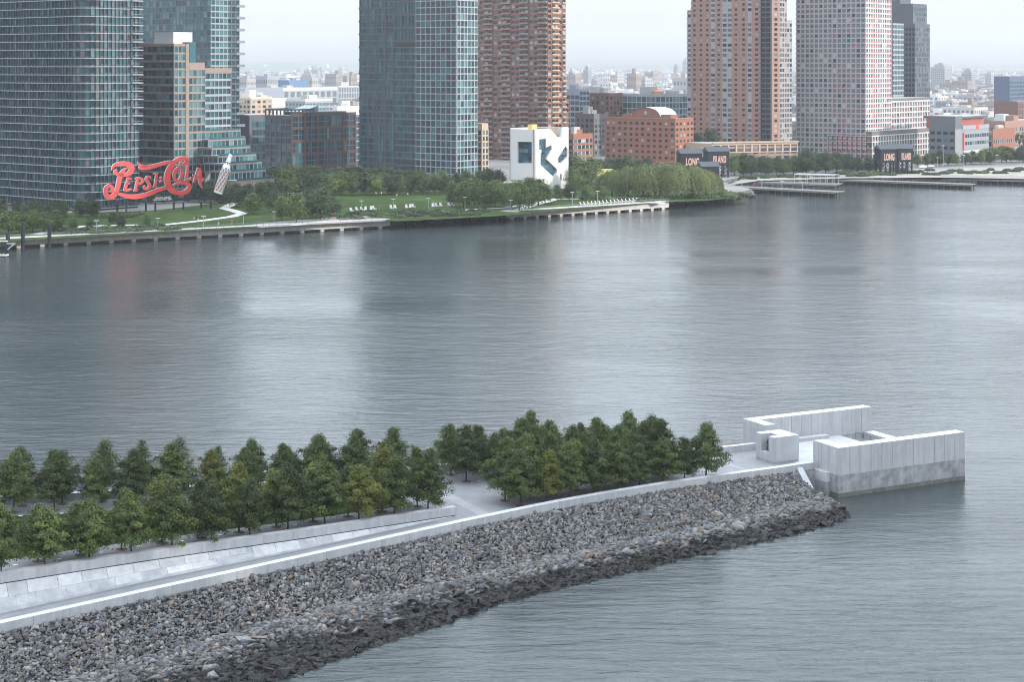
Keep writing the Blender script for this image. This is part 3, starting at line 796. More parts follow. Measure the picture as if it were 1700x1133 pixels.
class Bld:
    def __init__(s, name, label, cat='building', group=None, nind=0):
        s.o = thing(name, label, cat, group=group); s.p = []; s.nind = nind; s.extra = {}
    def body(s, poly, z0, z1, m, top=ROOF, name='wall'):
        b = MB(); b.prism(poly, z0, z1, 0, 1); return b.build(name, [m, top], s.o)
    def facade(s, A, B, z0, z1, fh, bay=3.0, pier=0.5, band=0.8, proud=0.25, bm=SLAB, pm=SLAB, panes=((G_DARK, 1),), panel=None, spand=None, accent=None, pw=None, joinp=True, zb=0.0, sub=1):
        A, B = Vector(A), Vector(B); d = B-A; L_ = d.length; M = mframe(Vector((A.x, A.y, 0)), d)
        nb = max(1, round(L_/bay)); bw = L_/nb; nf = max(1, int((z1-z0)/fh+0.01))
        bmesh_ = box_mesh('floor_band', -proud, L_, -proud, 0.05, 0, band, bm)
        for k in range(nf+1):
            z = z0+k*fh+zb
            if z+band > z1+fh*0.5: break
            o = link('floor_band', bmesh_, s.o); o.matrix_world = M @ Matrix.Translation((0, 0, z))
        if pier > 0:
            pj = MB()
            for i in range(nb+1):
                x = i*bw
                pj.abox(max(0.01, x-pier/2), min(L_-.01, x+pier/2), -proud+0.03, 0.04, z0, z0+nf*fh+band*0.5)
            mm = s.extra.setdefault(('pier', pm.name), [MB(), pm, 'pier'])[0]
            mm.add([M @ Vector(v) for v in pj.v], pj.f)
        mats_, ws = [q[0] for q in panes], [q[1] for q in panes]
        ph = fh-band; x_in = pier/2
        sp = spand[0] if spand else 0
        for k in range(nf):
            zz = z0+k*fh+zb+band
            for i in range(nb):
                xa, xb = i*bw+x_in, (i+1)*bw-x_in
                if pw: c = (xa+xb)/2; xa, xb = c-pw/2, c+pw/2
                wp = M @ Vector(((xa+xb)/2, 0, zz+ph/2)); X_, Y_ = px(wp)
                infr = -15 < X_ < 1715 and -15 < Y_
                for j in range(sub):
                    x0_ = xa+(xb-xa)*j/sub+(.06 if sub > 1 else 0); x1_ = xa+(xb-xa)*(j+1)/sub-(.06 if sub > 1 else 0)
                    s.p.append((infr, wp.y, M @ Matrix.Translation((x0_, -0.07, zz+sp)), x1_-x0_, ph-sp, random.choices(mats_, ws)[0]))
                if accent and random.random() < accent[0]:
                    a_ = s.extra.setdefault(('accent', accent[1].name), [MB(), accent[1], 'coloured_panel'])[0]
                    aw = (xb-xa)*0.42; ax = xa if accent[2] == 0 else xb-aw
                    q = [M @ Vector(v) for v in ((ax, -.12, zz), (ax+aw, -.12, zz), (ax+aw, -.12, zz+ph*.42), (ax, -.12, zz+ph*.42))]
                    a_.quad(*q)
            if panel:
                pr, hh, pm_, every = panel
                for i in range(nb):
                    if (i % every[0]) in every[1]:
                        q = s.extra.setdefault(('panel', pm_.name), [MB(), pm_, 'balcony_panel'])[0]
                        b2 = MB(); b2.abox(i*bw+.05, (i+1)*bw-.05, -pr, 0.03, zz-hh*.5, zz+hh*.5); q.add([M @ Vector(v) for v in b2.v], b2.f)
        if sp:
            q = s.extra.setdefault(('spand', spand[1].name), [MB(), spand[1], 'spandrel_panel'])[0]
            for k in range(nf):
                zz = z0+k*fh+zb+band
                b2 = MB(); b2.abox(0.02, L_-.02, -.05, .02, zz, zz+sp); q.add([M @ Vector(v) for v in b2.v], b2.f)
    def done(s):
        for (k, _), (b, m, nm) in s.extra.items(): b.build(nm, m, s.o, kind='stuff' if nm != 'pier' else None)
        s.p.sort(key=lambda q: (not q[0], -q[3]*q[4]/q[1]**2))
        for q in s.p[:s.nind]:
            o = link('window', pane_mesh(q[3], q[4], q[5]), s.o); o.matrix_world = q[2]
        rest = s.p[s.nind:]
        if rest:
            ms = []; b = MB()
            for q in rest:
                if q[5] not in ms: ms.append(q[5])
                b.quad(*[q[2] @ Vector(v) for v in ((0, 0, 0), (q[3], 0, 0), (q[3], 0, q[4]), (0, 0, q[4]))], mi=ms.index(q[5]))
            b.build('window_mass' if s.nind else 'windows', ms, s.o, kind='stuff')
        return s.o
def depth_of(ybase, z=GZ): return FP*(CAMH-z)/(ybase-YH)
def corner(xc, Y): return Vector(((xc-850)/FP*Y, Y, 0))
def along(Cn, d, x):
    k = (x-850)/FP; return (k*Cn.y-Cn.x)/(d.x-k*d.y)
def zat(y, Y): return CAMH-(y-YH)*Y/FP
def xyl(*ps): return [(p.x, p.y) for p in ps]
def quadpoly(xl, xc, xr, Y):
    Cn = corner(xc, Y); la, lb = along(Cn, DA, xl), along(Cn, DB, xr)
    L_, R_ = Cn+DA*la, Cn+DB*lb
    return Cn, L_, R_, xyl(Cn, R_, R_+DA*la, L_)

# ================================================================== BUILDINGS
# 1 dark glass tower with rounded corner and pale slab edges
Y1 = 648.; Cn, L1, R1, _ = quadpoly(-95, 140, 229, Y1); r_ = 7.0
A1, B1 = Cn+DA*r_, Cn+DB*r_
ctr = A1+DB*r_
arc = []
for k in range(7):
    t = k/6*math.pi/2; arc.append(ctr-DB*r_*math.cos(t)-DA*r_*math.sin(t))
b = Bld('glass_tower', 'dark glass tower with rounded corner and pale floor edges, behind the red script sign', 'tower', nind=300)
outl = [L1]+arc+[R1]
bk = R1+DA*(L1-Cn).length
b.body(xyl(*outl)+xyl(bk), 0, 145, G_BLACK)
pn1 = ((G_DARK, .62), (G_TEAL, .30), (G_LITE, .05), (G_GREY, .1)); pn2 = ((G_TEAL, .42), (G_DARK, .36), (G_LITE, .18), (G_GREY, .12))
FH1 = 3.14
b.facade(L1, arc[0], 3.6, 144, FH1, bay=1.75, pier=0.10, band=0.28, proud=0.65, bm=SLAB, pm=SLABD, panes=pn1, spand=(0.55, SLABD))
for p_, q_ in zip(arc[:-1], arc[1:]):
    b.facade(p_, q_, 3.6, 144, FH1, bay=1.8, pier=0.08, band=0.28, proud=0.65, bm=SLAB, pm=SLABD, panes=pn1, spand=(0.55, SLABD))
b.facade(arc[-1], R1, 3.6, 144, FH1, bay=1.9, pier=0.24, band=0.30, proud=0.65, bm=SLAB, pm=SLABD, panes=pn2, spand=(0.75, SLABD))
mb = MB(); mf = mframe(R1-DB*4.2, DB)
for k in range(10, 44):
    z = 3.6+FH1*k; bb = MB(); bb.abox(0.2, 5.4, -1.8, 0.1, z-.003, z+.30); bb.abox(.3, 5.3, -1.75, -1.7, z+.3, z+.42); bb.abox(.3, 5.3, -1.75, -1.7, z+1.2, z+1.3)
    mb.add([mf @ Vector(v) for v in bb.v], bb.f)
mb.build('balconies', [SLAB], b.o, kind='stuff')
b.done()

# 2 pale teal glass tower behind
Y2 = 860.; Cn, L2, R2, q = quadpoly(205, 350, 397, Y2)
b = Bld('glass_tower', 'tall pale teal glass tower with corner balconies, behind the stepped apartment block', 'tower', nind=120)
b.body(q, 0, 160, G_BLACK)
pt_ = ((G_TEAL, .55), (G_LITE, .25), (G_DARK, .25))
b.facade(L2, Cn, 3, 159, 3.0, bay=2.6, pier=0.35, band=0.6, proud=0.2, bm=SLABD, pm=SLABD, panes=pt_)
b.facade(Cn, R2, 3, 159, 3.0, bay=2.6, pier=0.4, band=0.75, proud=0.35, bm=SLAB, pm=SLAB, panes=((G_LITE, .45), (G_TEAL, .5), (G_DARK, .15)))
mb = MB(); mf = mframe(R2-DB*3, DB)
for k in range(0, 52, 2):
    bb = MB(); bb.abox(0, 5.4, -1.8, 0.1, 3+3*k-.2, 3.05+3*k); bb.abox(0, 5.4, -1.8, -1.74, 3.05+3*k, 4.1+3*k); mb.add([mf @ Vector(v) for v in bb.v], bb.f)
mb.build('balconies', METAL, b.o, kind='stuff'); b.done()

# 3 stepped apartment block, tan bands
Y3 = 705.
b = Bld('stepped_apartment_block', 'stepped tan and glass apartment block with terraces beside the bottle sign', 'building', nind=300)
Cn, L3, R3, q = quadpoly(225, 289, 312.5, Y3); ztop = zat(72, Y3)
b.body(q, 0, ztop, TAN)
pn3 = ((G_DARK, .5), (G_TEAL, .4), (G_LITE, .15)); pn3r = ((G_TEAL, .45), (G_LITE, .3), (G_DARK, .3))
FH3 = 3.24
z3 = ztop-1.15-FH3*21
b.facade(L3, Cn, z3, ztop, FH3, bay=2.8, pier=0.2, band=0.85, proud=0.3, bm=TAN, pm=SLABD, panes=pn3)
b.facade(Cn, R3-DB*1.6, z3, ztop, FH3, bay=2.1, pier=0.25, band=0.8, proud=0.3, bm=TAN, pm=GRID, panes=pn3r)
mb = MB(); mf = mframe(R3-DB*1.6, DB); bb = MB(); bb.abox(0, 1.6, -.55, .1, 0, ztop); mb.add([mf @ Vector(v) for v in bb.v], bb.f); mb.build('corner_pier', TAN, b.o)
R3b = Cn+DB*along(Cn, DB, 340); zb_ = zat(103.5, Y3+12)
b.body(xyl(R3, R3b, R3b+DA*18, R3+DA*18), 0, zb_, TAN)
b.facade(R3+DB*.05, R3b, z3, zb_, FH3, bay=2.2, pier=0.25, band=0.8, proud=0.28, bm=TAN, pm=GRID, panes=pn3r)
zp = zat(54, Y3+20)
mb = MB(); pq = xyl(Cn+DA*4+DB*3, Cn+DA*4+DB*13, Cn+DA*16+DB*13, Cn+DA*16+DB*3); mb.prism(pq, ztop, zp); mb.build('roof_plant', METAL, b.o)
mb = MB(); pq = xyl(R3+DB*.5-DA*.2, R3+DB*4, R3+DB*4+DA*8, R3+DB*.5+DA*8); mb.prism(pq, zb_, zat(70, Y3+12)); mb.build('penthouse', G_TEAL, b.o)
# grey-banded wing
Y3c = Y3+25; Cc = corner(340.5, Y3c); Rc = Cc+DB*along(Cc, DB, 382); zc = zat(113, Y3c+10)
b.body(xyl(Cc, Rc, Rc+DA*16, Cc+DA*16), 0, zc-2.0, SLAB)
b.facade(Cc, Rc, zc-2.2-FH3*11, zc-2.0, FH3, bay=2.4, pier=0.2, band=0.95, proud=0.5, bm=SLAB, pm=GRID, panes=pn3r)
mb = MB(); mb.prism(xyl(Cc-DA*.6-DB*.3, Rc-DA*.6+DB*.3, Rc+DA*16, Cc+DA*16), zc-2.0, zc); mb.build('roof_fascia', TAN, b.o)
# terraces stepping down to the right
steps = [(217, 340, 399), (231, 346, 407), (245, 352, 415), (258, 362, 425), (271, 372, 434), (284, 382, 441), (299, 392, 455)]
for i, (yt, xl, xr) in enumerate(steps):
    Ys = Y3+14-i*5.0; Cs = corner(xl, Ys); Rs = Cs+DB*along(Cs, DB, xr); zt = zat(yt, Ys+4); zb2 = zat(yt+14.5, Ys+4) if i < 6 else 1.0
    b.body(xyl(Cs, Rs, Rs+DA*12, Cs+DA*12), max(0, zb2-0.4), zt, TAN)
    if i < 6: b.facade(Cs, Rs, zb2-.4, zt-.75, (zt-zb2)-.35, bay=2.2, pier=0.2, band=0.55, proud=0.22, bm=TAN, pm=GRID, panes=pn3r)
    mb = MB(); mf = mframe(Cs, DB); L_ = (Rs-Cs).length; bb = MB(); bb.abox(0, L_, -.3, -.26, zt, zt+.7); mb.add([mf @ Vector(v) for v in bb.v], bb.f); mb.build('glass_balustrade', G_TEAL, b.o)
    if i < 6: b.facade(Cs+DA*11.5, Cs+DA*.02, zb2-.4, zt-.75, (zt-zb2)-.35, bay=2.6, pier=0.2, band=0.55, proud=0.22, bm=TAN, pm=GRID, panes=pn3)
b.done()

# 4 grey block with teal windows behind
Y4 = 905.; Cn, L4, R4, q = quadpoly(372, 414, 446, Y4)
b = Bld('grey_office_block', 'plain grey block with teal window bands beside the dark brick loft building', 'building', nind=60)
b.body(q, 0, zat(191, Y4), SLABD)
b.facade(Cn+DB*2, R4, 3, zat(193, Y4), 4.2, bay=2.4, pier=0.3, band=1.2, proud=0.2, bm=SLABD, pm=SLABD, panes=((G_TEAL, .6), (G_DARK, .4))); b.done()

# 5 dark brick mid-rise
Y5 = 845.; Cn, L5, R5, q = quadpoly(441, 484, 590, Y5); zt5 = zat(194, Y5)
b = Bld('brick_loft_building', 'dark red brick loft building with big teal windows behind the park trees', 'building', nind=160)
BRKL = mat('shaded_loft_brick', (0.058, 0.030, 0.027), .85, var=.14, vscale=.5)  # brick darkened to paint in shade that the block doesn't receive
b.body(q, 0, zt5, BRKL)
b.facade(L5, Cn, 3, zt5, 3.15, bay=3.4, pier=0.9, band=0.9, proud=0.3, bm=CHAR, pm=CHAR, panes=((G_DARK, .75), (G_TEAL, .15), (G_GREY, .1)))
b.facade(Cn, R5, 3-2.2, zt5, 6.35, bay=8.3, pier=1.5, band=1.5, proud=0.4, bm=BRKL, pm=BRKL, panes=((G_DARK, .65), (G_TEAL, .3), (G_LITE, .06)), sub=4)
# window subdivisions
mf = mframe(Cn, DB); L_ = (R5-Cn).length; mb = MB()
nb = round(L_/8.3); bw = L_/nb
for k in range(5):
    z = .8+6.35*k+1.5
    for i in range(nb):
        bb = MB(); bb.abox(i*bw+.75, (i+1)*bw-.75, -.16, 0, z+2.1, z+2.5); bb.abox(i*bw+bw/2-.2, i*bw+bw/2+.2, -.2, 0, z, z+4.8)
        for q_ in (.25, .75): bb.abox(i*bw+bw*q_-.06, i*bw+bw*q_+.06, -.14, 0, z, z+4.8)
        mb.add([mf @ Vector(v) for v in bb.v], bb.f)
mb.build('window_mullions', SLABD, b.o, kind='stuff')
# rooftop: framed pergola, skylight, parapet
mb = MB(); mb.prism(xyl(L5, Cn, Cn+DB*16, L5+DB*16), zt5, zt5+.5); mb.build('roof_terrace', CHAR, b.o)
mb = MB()
for i in range(7):
    for e in (0, 1):
        p = Cn.lerp(L5, e)+DB*(2.5*i); mb.bar(p+Vector((0, 0, zt5)), p+Vector((0, 0, zt5+3.4)), .55)
for e in (0, 1): mb.bar(Cn.lerp(L5, e)+Vector((0, 0, zt5+3.4)), Cn.lerp(L5, e)+DB*15+Vector((0, 0, zt5+3.4)), .6)
mb.bar(Cn+Vector((0, 0, zt5+3.4)), L5+Vector((0, 0, zt5+3.4)), .6); mb.build('roof_frame', CHAR, b.o)
mb = MB(); c_ = Cn+DB*26+DA*10; mb.box(c_+Vector((0, 0, zt5+1)), DB*14, DA*8, Vector((0, 0, 1))); mb.build('bulkhead', CHAR, b.o)
mb = MB(); c_ = Cn+DB*20+DA*13; e1, e2 = DB*6, DA*5
mb.add([c_-e1-e2+Vector((0, 0, zt5+2)), c_+e1-e2+Vector((0, 0, zt5+5)), c_+e1+e2+Vector((0, 0, zt5+5)), c_-e1+e2+Vector((0, 0, zt5+2)), c_+e1-e2+Vector((0, 0, zt5)), c_+e1+e2+Vector((0, 0, zt5))], [(0, 1, 2, 3), (1, 4, 5, 2), (0, 4, 1), (3, 2, 5)]); mb.build('skylight', G_LITE, b.o)
b.done()
# 5b concrete-framed annex
Cx = R5+DB*.5; Rx = Cx+DB*along(Cx, DB, 607.5); b = Bld('concrete_frame_annex', 'narrow grey concrete framed annex beside the dark brick loft building', 'building', nind=20)
b.body(xyl(Cx, Rx, Rx+DA*10, Cx+DA*10), 0, zt5, G_DARK)
b.facade(Cx, Rx-DB*.1, 3, zt5-.2, 3.2, bay=(Rx-Cx).length, pier=.7, band=.5, proud=.5, bm=GRID, pm=GRID, panes=((G_DARK, 1),)); b.done()

# 6 checkered grid tower
Y6 = 815.; Cn, L6, R6, q = quadpoly(597, 758, 792.5, Y6)
b = Bld('grid_glass_tower', 'teal glass tower with a pale grid of frames and a charcoal side', 'tower', nind=300)
b.body(q, 0, 132, G_BLACK)
xm = along(Cn, DA, 691); Mid = Cn+DA*xm; xm2 = along(Cn, DA, 655); Md2 = Cn+DA*xm2
pd = ((G_TEAL, .55), (G_DARK, .35), (G_LITE, .10))
zcut = zat(70, Y6+20)
b.facade(L6, Md2, 3, 131, 3.15*2, bay=5.6, pier=1.15, band=1.3, proud=0.3, bm=CHAR, pm=CHAR, panes=pd, sub=4)
b.facade(Md2, Mid, 3, zcut, 3.15, bay=2.2, pier=0.16, band=0.55, proud=0.25, bm=SLABD, pm=CHAR, panes=((G_DARK, .6), (G_TEAL, .45)))
b.facade(Md2, Mid, zcut, 131, 3.15*2, bay=5.6, pier=1.15, band=1.3, proud=0.3, bm=CHAR, pm=CHAR, panes=pd, sub=4)
mb = MB(); mf = mframe(L6, -DA); Ls = (Mid-L6).length
for k in range(20):
    bb = MB(); bb.abox(0, Ls, -.14, 0, 3+6.3*k+3.5, 3+6.3*k+4.1); mb.add([mf @ Vector(v) for v in bb.v], bb.f)
mb.build('mid_rails', SLABD, b.o, kind='stuff')
b.facade(Mid, Cn, 3, 131, 3.15, bay=3.05, pier=0.34, band=0.42, proud=0.4, bm=GRID, pm=GRID, panes=((G_DARK, .6), (G_TEAL, .35), (G_BLACK, .2)))
b.facade(Cn, R6, 3, 131, 3.15, bay=2.5, pier=0.42, band=0.5, proud=0.4, bm=GRID, pm=GRID, panes=((G_TEAL, .4), (G_LITE, .35), (G_DARK, .3)))
b.done()

# 7 red and tan banded tower
Y7 = 985.; Cn, L7, R7, q = quadpoly(740, 909, 938.5, Y7)
b = Bld('banded_brick_tower', 'tall red brick tower striped with tan balcony bands, behind the white library', 'tower', nind=0)
b.body(q, 0, 142, BRKD)
pb = ((G_BLACK, .4), (G_GREY, .3), (G_BLIND, .14), (G_DARK, .3))
FH7 = 2.98
b.facade(L7, Cn, 3, 141, FH7, bay=3.3, pier=0.9, band=1.25, proud=0.3, bm=BRK, pm=BRKD, panes=pb, panel=(1.3, 0.95, TAN, (4, (1, 2))))
b.facade(Cn, R7, 3, 141, FH7, bay=3.2, pier=0.6, band=1.15, proud=0.3, bm=BRKO, pm=BRK, panes=pb, panel=(1.1, 0.8, BEIGE, (3, (1, 2))))
Rl = R7+DB*3.0; zz = zat(164, Y7+10); b.body(xyl(R7, Rl, Rl+DA*15, R7+DA*15), 0, zz, BRKD)
b.facade(R7+DB*.02, Rl, 3, zz, FH7, bay=3, pier=.4, band=1.1, proud=.3, bm=BRKO, pm=BRK, panes=pb)
b.done()
# 7b beige annex in front of it
b = Bld('beige_corner_building', 'slim beige building between the grid tower and the white library', 'building', nind=40)
Y = 880.; Cn, L_, R_, q = quadpoly(783, 800, 810.5, Y); zt = zat(205, Y); b.body(q, 0, zt, BEIGE)
b.facade(L_, Cn, 3, zt-2, 3.1, bay=3, pier=.7, band=.8, bm=BEIGE, pm=BEIGE, panes=((G_GREY, 1), (G_DARK, 1))); b.facade(Cn, R_, 3, zt-2, 3.1, bay=3, pier=1.0, band=.8, bm=BEIGE, pm=BEIGE, panes=((G_GREY, 1), (G_DARK, 1))); b.done()

# 8 white library with cut-out windows
def lib():
    o = thing('library_building', 'white box library with huge irregular cut-out windows by the river', 'library')
    Yl = 752.; Cn = corner(887, Yl); z0 = 2.5
    def zpx(x, y): return 840+x/9.441, 190+y/9.441
    def onface(x, y, d):                    # zoomed photo position -> (distance along the face, height)
        X_, Y_ = zpx(x, y); t = along(Cn, d, X_); p = Cn+d*t; return t, CAMH-(Y_-YH)*p.y/FP
    def wall_face(d, outer, holes, name, nrm, m_, depth=0.9):
        pts, tr = holes_poly(outer, holes); mm = MB()
        mm.add([Cn+d*p.x+Vector((0, 0, p.y)) for p in pts], [tuple(t) for t in tr])
        loops = [outer]+holes
        for Lp in loops:
            for i in range(len(Lp)):
                a, c = Lp[i], Lp[(i+1) % len(Lp)]
                pa, pc = Cn+d*a[0]+Vector((0, 0, a[1])), Cn+d*c[0]+Vector((0, 0, c[1]))
                mm.quad(pa, pc, pc-nrm*depth, pa-nrm*depth)
        return mm.build(name, m_, o)
    nR = Vector((DB.y, -DB.x, 0)); nL = Vector((DA.y*-1, DA.x, 0))
    ow = [onface(x, y, DB) for x, y in ((440, 230), (690, 222), (805, 358), (868, 352), (885, 206), (980, 200))]
    tr_ = onface(980, 1080, DB)[0]
    outer = [(0.0, z0), (tr_, z0)]+[(a if i < 5 else tr_, c) for i, (a, c) in reversed(list(enumerate(ow)))]; outer[-1] = (0.0, outer[-1][1])
    h1 = [onface(x, y, DB) for x, y in ((520, 390), (630, 380), (632, 515), (712, 478), (720, 545), (635, 700), (800, 860), (800, 905), (750, 985), (540, 790), (542, 610), (556, 605), (556, 553), (520, 548))]
    h2 = [onface(x, y, DB) for x, y in ((930, 500), (966, 535), (964, 665), (870, 760), (818, 755), (815, 685))]
    h3 = [onface(x, y, DB) for x, y in ((848, 935), (875, 932), (875, 1025), (848, 1030))]
    wallW = mat('library_white', (0.52, 0.515, 0.50), 0.6, var=0.02, vscale=0.6)
    wall_face(DB, outer, [h1, h2, h3], 'river_wall', nR, wallW)
    zt = onface(440, 236, DA)[1]; lw_ = onface(60, 240, DA)[0]
    hw = [onface(x, y, DA) for x, y in ((180, 428), (404, 432), (404, 765), (180, 765))]
    wall_face(DA, [(0.0, z0), (0.0, zt), (lw_, zt), (lw_, z0)], [hw], 'north_wall', nL, wallW)
    # glass behind the openings, pane by pane with floor edges and mullions
    def glaze(h, d, nrm, nx, ny):
        xs = [p[0] for p in h]; zs = [p[1] for p in h]; x0, x1, y0, y1 = min(xs)-.3, max(xs)+.3, min(zs)-.3, max(zs)+.3
        fr = MB()
        for j in range(ny+1): c = y0+(y1-y0)*j/ny; fr.box(Cn+d*(x0+x1)/2-nrm*.78+Vector((0, 0, c)), d*(x1-x0)/2, nrm*.06, Vector((0, 0, .09)))
        for i in range(nx+1): c = x0+(x1-x0)*i/nx; fr.box(Cn+d*c-nrm*.80+Vector((0, 0, (y0+y1)/2)), d*.05, nrm*.04, Vector((0, 0, (y1-y0)/2)))
        fo_ = fr.build('window_frame', G_GREY, o)
        for i in range(nx):
            for j in range(ny):
                a0, a1 = x0+(x1-x0)*i/nx, x0+(x1-x0)*(i+1)/nx; b0, b1 = y0+(y1-y0)*j/ny, y0+(y1-y0)*(j+1)/ny
                q = MB(); q.quad(*[Cn+d*a-nrm*.85+Vector((0, 0, c)) for a, c in ((a0+.05, b0+.05), (a1-.05, b0+.05), (a1-.05, b1-.05), (a0+.05, b1-.05))])
                q.build('window_pane', random.choice([G_BLUE, G_DARK, G_BLUE, G_TEAL] if j % 3 else [G_LITE, G_BLUE]), fo_)
    glaze(h1, DB, nR, 5, 12); glaze(h2, DB, nR, 4, 6); glaze(hw, DA, nL, 3, 6)
    q = MB(); q.quad(*[Cn+DB*a-nR*.85+Vector((0, 0, c)) for a, c in (h3[3], h3[2], h3[1], h3[0])]); q.build('door', G_BLACK, o)
    # core, roof, penthouse seen through the notch
    core = MB(); Cc = Cn-nR*.9-nL*.9
    core.prism(xyl(Cc, Cc+DB*(tr_-2), Cc+DB*(tr_-2)+DA*(lw_-2), Cc+DA*(lw_-2)), z0, min(c for a, c in ow)-.3); core.build('core', mat('library_inside', (0.30, 0.29, 0.27), .9), o)
    for nm, pp, zz in (('back_wall', (Cn+DA*lw_, Cn+DA*lw_+DB*tr_, Cn+DA*(lw_-.6)+DB*tr_, Cn+DA*(lw_-.6)), ow[5][1]), ('south_wall', (Cn+DB*(tr_-.6)-nR*.92, Cn+DB*(tr_-.02)-nR*.92, Cn+DB*(tr_-.02)+DA*(lw_-.7), Cn+DB*(tr_-.6)+DA*(lw_-.7)), ow[5][1])):
        mm = MB(); pl = xyl(*pp)
        ar = sum(pl[i][0]*pl[(i+1) % 4][1]-pl[(i+1) % 4][0]*pl[i][1] for i in range(4))
        mm.prism(pl if ar > 0 else pl[::-1], z0, zz-.05); mm.build(nm, wallW, o)
    rf = MB(); rf.prism(xyl(Cc, Cc+DB*ow[1][0]*.98, Cc+DB*ow[1][0]*.98+DA*(lw_-2), Cc+DA*(lw_-2)), zt-1.2, zt-.5); rf.build('roof', ROOF, o)
    yl = MB(); c_ = Cn+DA*5+DB*5; yl.box(c_+Vector((0, 0, zt+.7)), DB*1.8, DA*1.2, Vector((0, 0, 1.2))); yl.build('roof_hatch', mat('yellow_hatch', (0.62, 0.50, 0.14), .6), o)
    bx2 = MB(); c_ = Cn+DA*6+DB*(ow[2][0]*.93); bx2.box(c_+Vector((0, 0, zt-2)), DB*4, DA*4, Vector((0, 0, 2.4))); bx2.build('roof_stair', TAN, o)
    # low reading pavilion at its foot
    pv_ = thing('low_pavilion', 'low flat-roofed pavilion at the foot of the white library', 'pavilion')
    Cp = corner(877, 742.); mm = MB(); mm.prism(xyl(Cp, Cp+DB*4, Cp+DB*4+DA*14, Cp+DA*14), 6.6, 7.3); mm.build('roof', mat('pavilion_roof', (.55, .5, .44), .8, var=.05), pv_)
    mm = MB(); mm.prism(xyl(Cp+DB*.5+DA*.5, Cp+DB*3.5+DA*.5, Cp+DB*3.5+DA*13, Cp+DB*.5+DA*13), 3, 6.6); mm.build('wall', G_GREY, pv_)
    for i in range(4):
        mm = MB(); p = Cp+DA*(.3+4.4*i)+DB*.2; mm.bar(p+Vector((0, 0, 3)), p+Vector((0, 0, 6.6)), .25); mm.build('post', WHT, pv_)
lib()

# 9 background blocks between the library and the arched brick building
def simple(name, label, xl, xc, xr, Y, ytop, wm, lk, rk, nind=60, cat='building', z0=GZ):
    Cn, L_, R_, q = quadpoly(xl, xc, xr, Y); zt = zat(ytop, Y); b = Bld(name, label, cat, nind=nind); b.body(q, 0, zt, wm)
    if lk: b.facade(L_, Cn, z0, zt-.4, **lk)
    if rk: b.facade(Cn, R_, z0, zt-.4, **rk)
    # roof parapet and bulkheads
    mb = MB(); la, lb = (L_-Cn).length, (R_-Cn).length
    for (p_, q_) in ((L_, Cn), (Cn, R_)):
        mf = mframe(Vector((p_.x, p_.y, 0)), q_-p_); bb = MB(); bb.abox(.0, (q_-p_).length, 0.06, .4, zt-.01, zt+.8); mb.add([mf @ Vector(v) for v in bb.v], bb.f)
    mb.build('roof_parapet', wm, b.o)
    for k in range(2):
        mb = MB(); c_ = Cn+DA*la*random.uniform(.3, .7)+DB*lb*random.uniform(.3, .7); h_ = random.uniform(1.2, 2.6)
        mb.box(c_+Vector((0, 0, zt+h_)), DB*min(4, lb*.15), DA*min(4, la*.15), Vector((0, 0, h_))); mb.build('roof_plant', random.choice([METAL, ROOF, wm]), b.o)
    b.done(); return b.o
fx = lambda **k: dict(dict(fh=3.2, bay=3.4, pier=1.4, band=1.4, proud=.25), **k)
dk = ((G_DARK, .6), (G_GREY, .4), (G_BLIND, .12))
simple('blue_glass_office', 'blue-grey office block with white stripes beside the banded brick tower', 925, 962, 978, 1080., 150, mat('blue_grey_panel', (.20, .25, .31), .6), fx(bm=SLAB, pm=SLAB, panes=((G_BLUE, 1), (G_DARK, 1)), band=1.2, pier=.5, fh=3.6), fx(bm=SLAB, pm=SLAB, panes=((G_BLUE, 1),), band=1.0, pier=.6))
simple('brown_brick_block', 'long brown brick apartment block behind the arched brick building', 965, 1012, 1034, 1085., 156.5, BRKD, fx(bm=BRKD, pm=BRK, panes=dk), fx(bm=BRKD, pm=BRKD, panes=dk))
simple('teal_glass_block', 'wide low block with pale concrete frames and green glass behind the arched roof', 1034, 1105, 1160, 1075., 158, GRID, fx(bm=GRID, pm=GRID, panes=((G_TEAL, .5), (G_LITE, .4), (G_DARK, .3)), bay=3.6, pier=.5, band=.7, fh=3.9), fx(bm=GRID, pm=GRID, panes=((G_TEAL, .5), (G_LITE, .4), (G_DARK, .3)), bay=3.6, pier=.5, band=.7, fh=3.9))
simple('grey_brick_block', 'dark grey brick block with thin pale bands left of the arched brick building', 956, 986, 1010, 1040., 191, BRKG, fx(bm=BRKG, pm=BRKG, panes=dk), fx(bm=BRKG, pm=BRKG, panes=dk))
simple('low_brick_house', 'low orange brick building with beige top beside the white library', 935, 952, 984, 905., 225, BRKO, fx(bm=BRKO, pm=BEIGE, panes=dk, band=1.3, pier=.6), fx(bm=BRKO, pm=BEIGE, panes=dk, band=1.3, pier=.6))
wt = thing('water_tank', 'squat round orange water tank on the green glass roof', 'water tank'); c_ = at_depth(1088, 158, 1100.)
mb = MB(); mb.lathe((c_.x, c_.y, c_.z-2.0), [(5.4, 0), (5.4, 4.6), (3, 5.2), (.2, 5.6)], 14); mb.build('tank', mat('orange_tank', (.42, .17, .08), .7), wt)

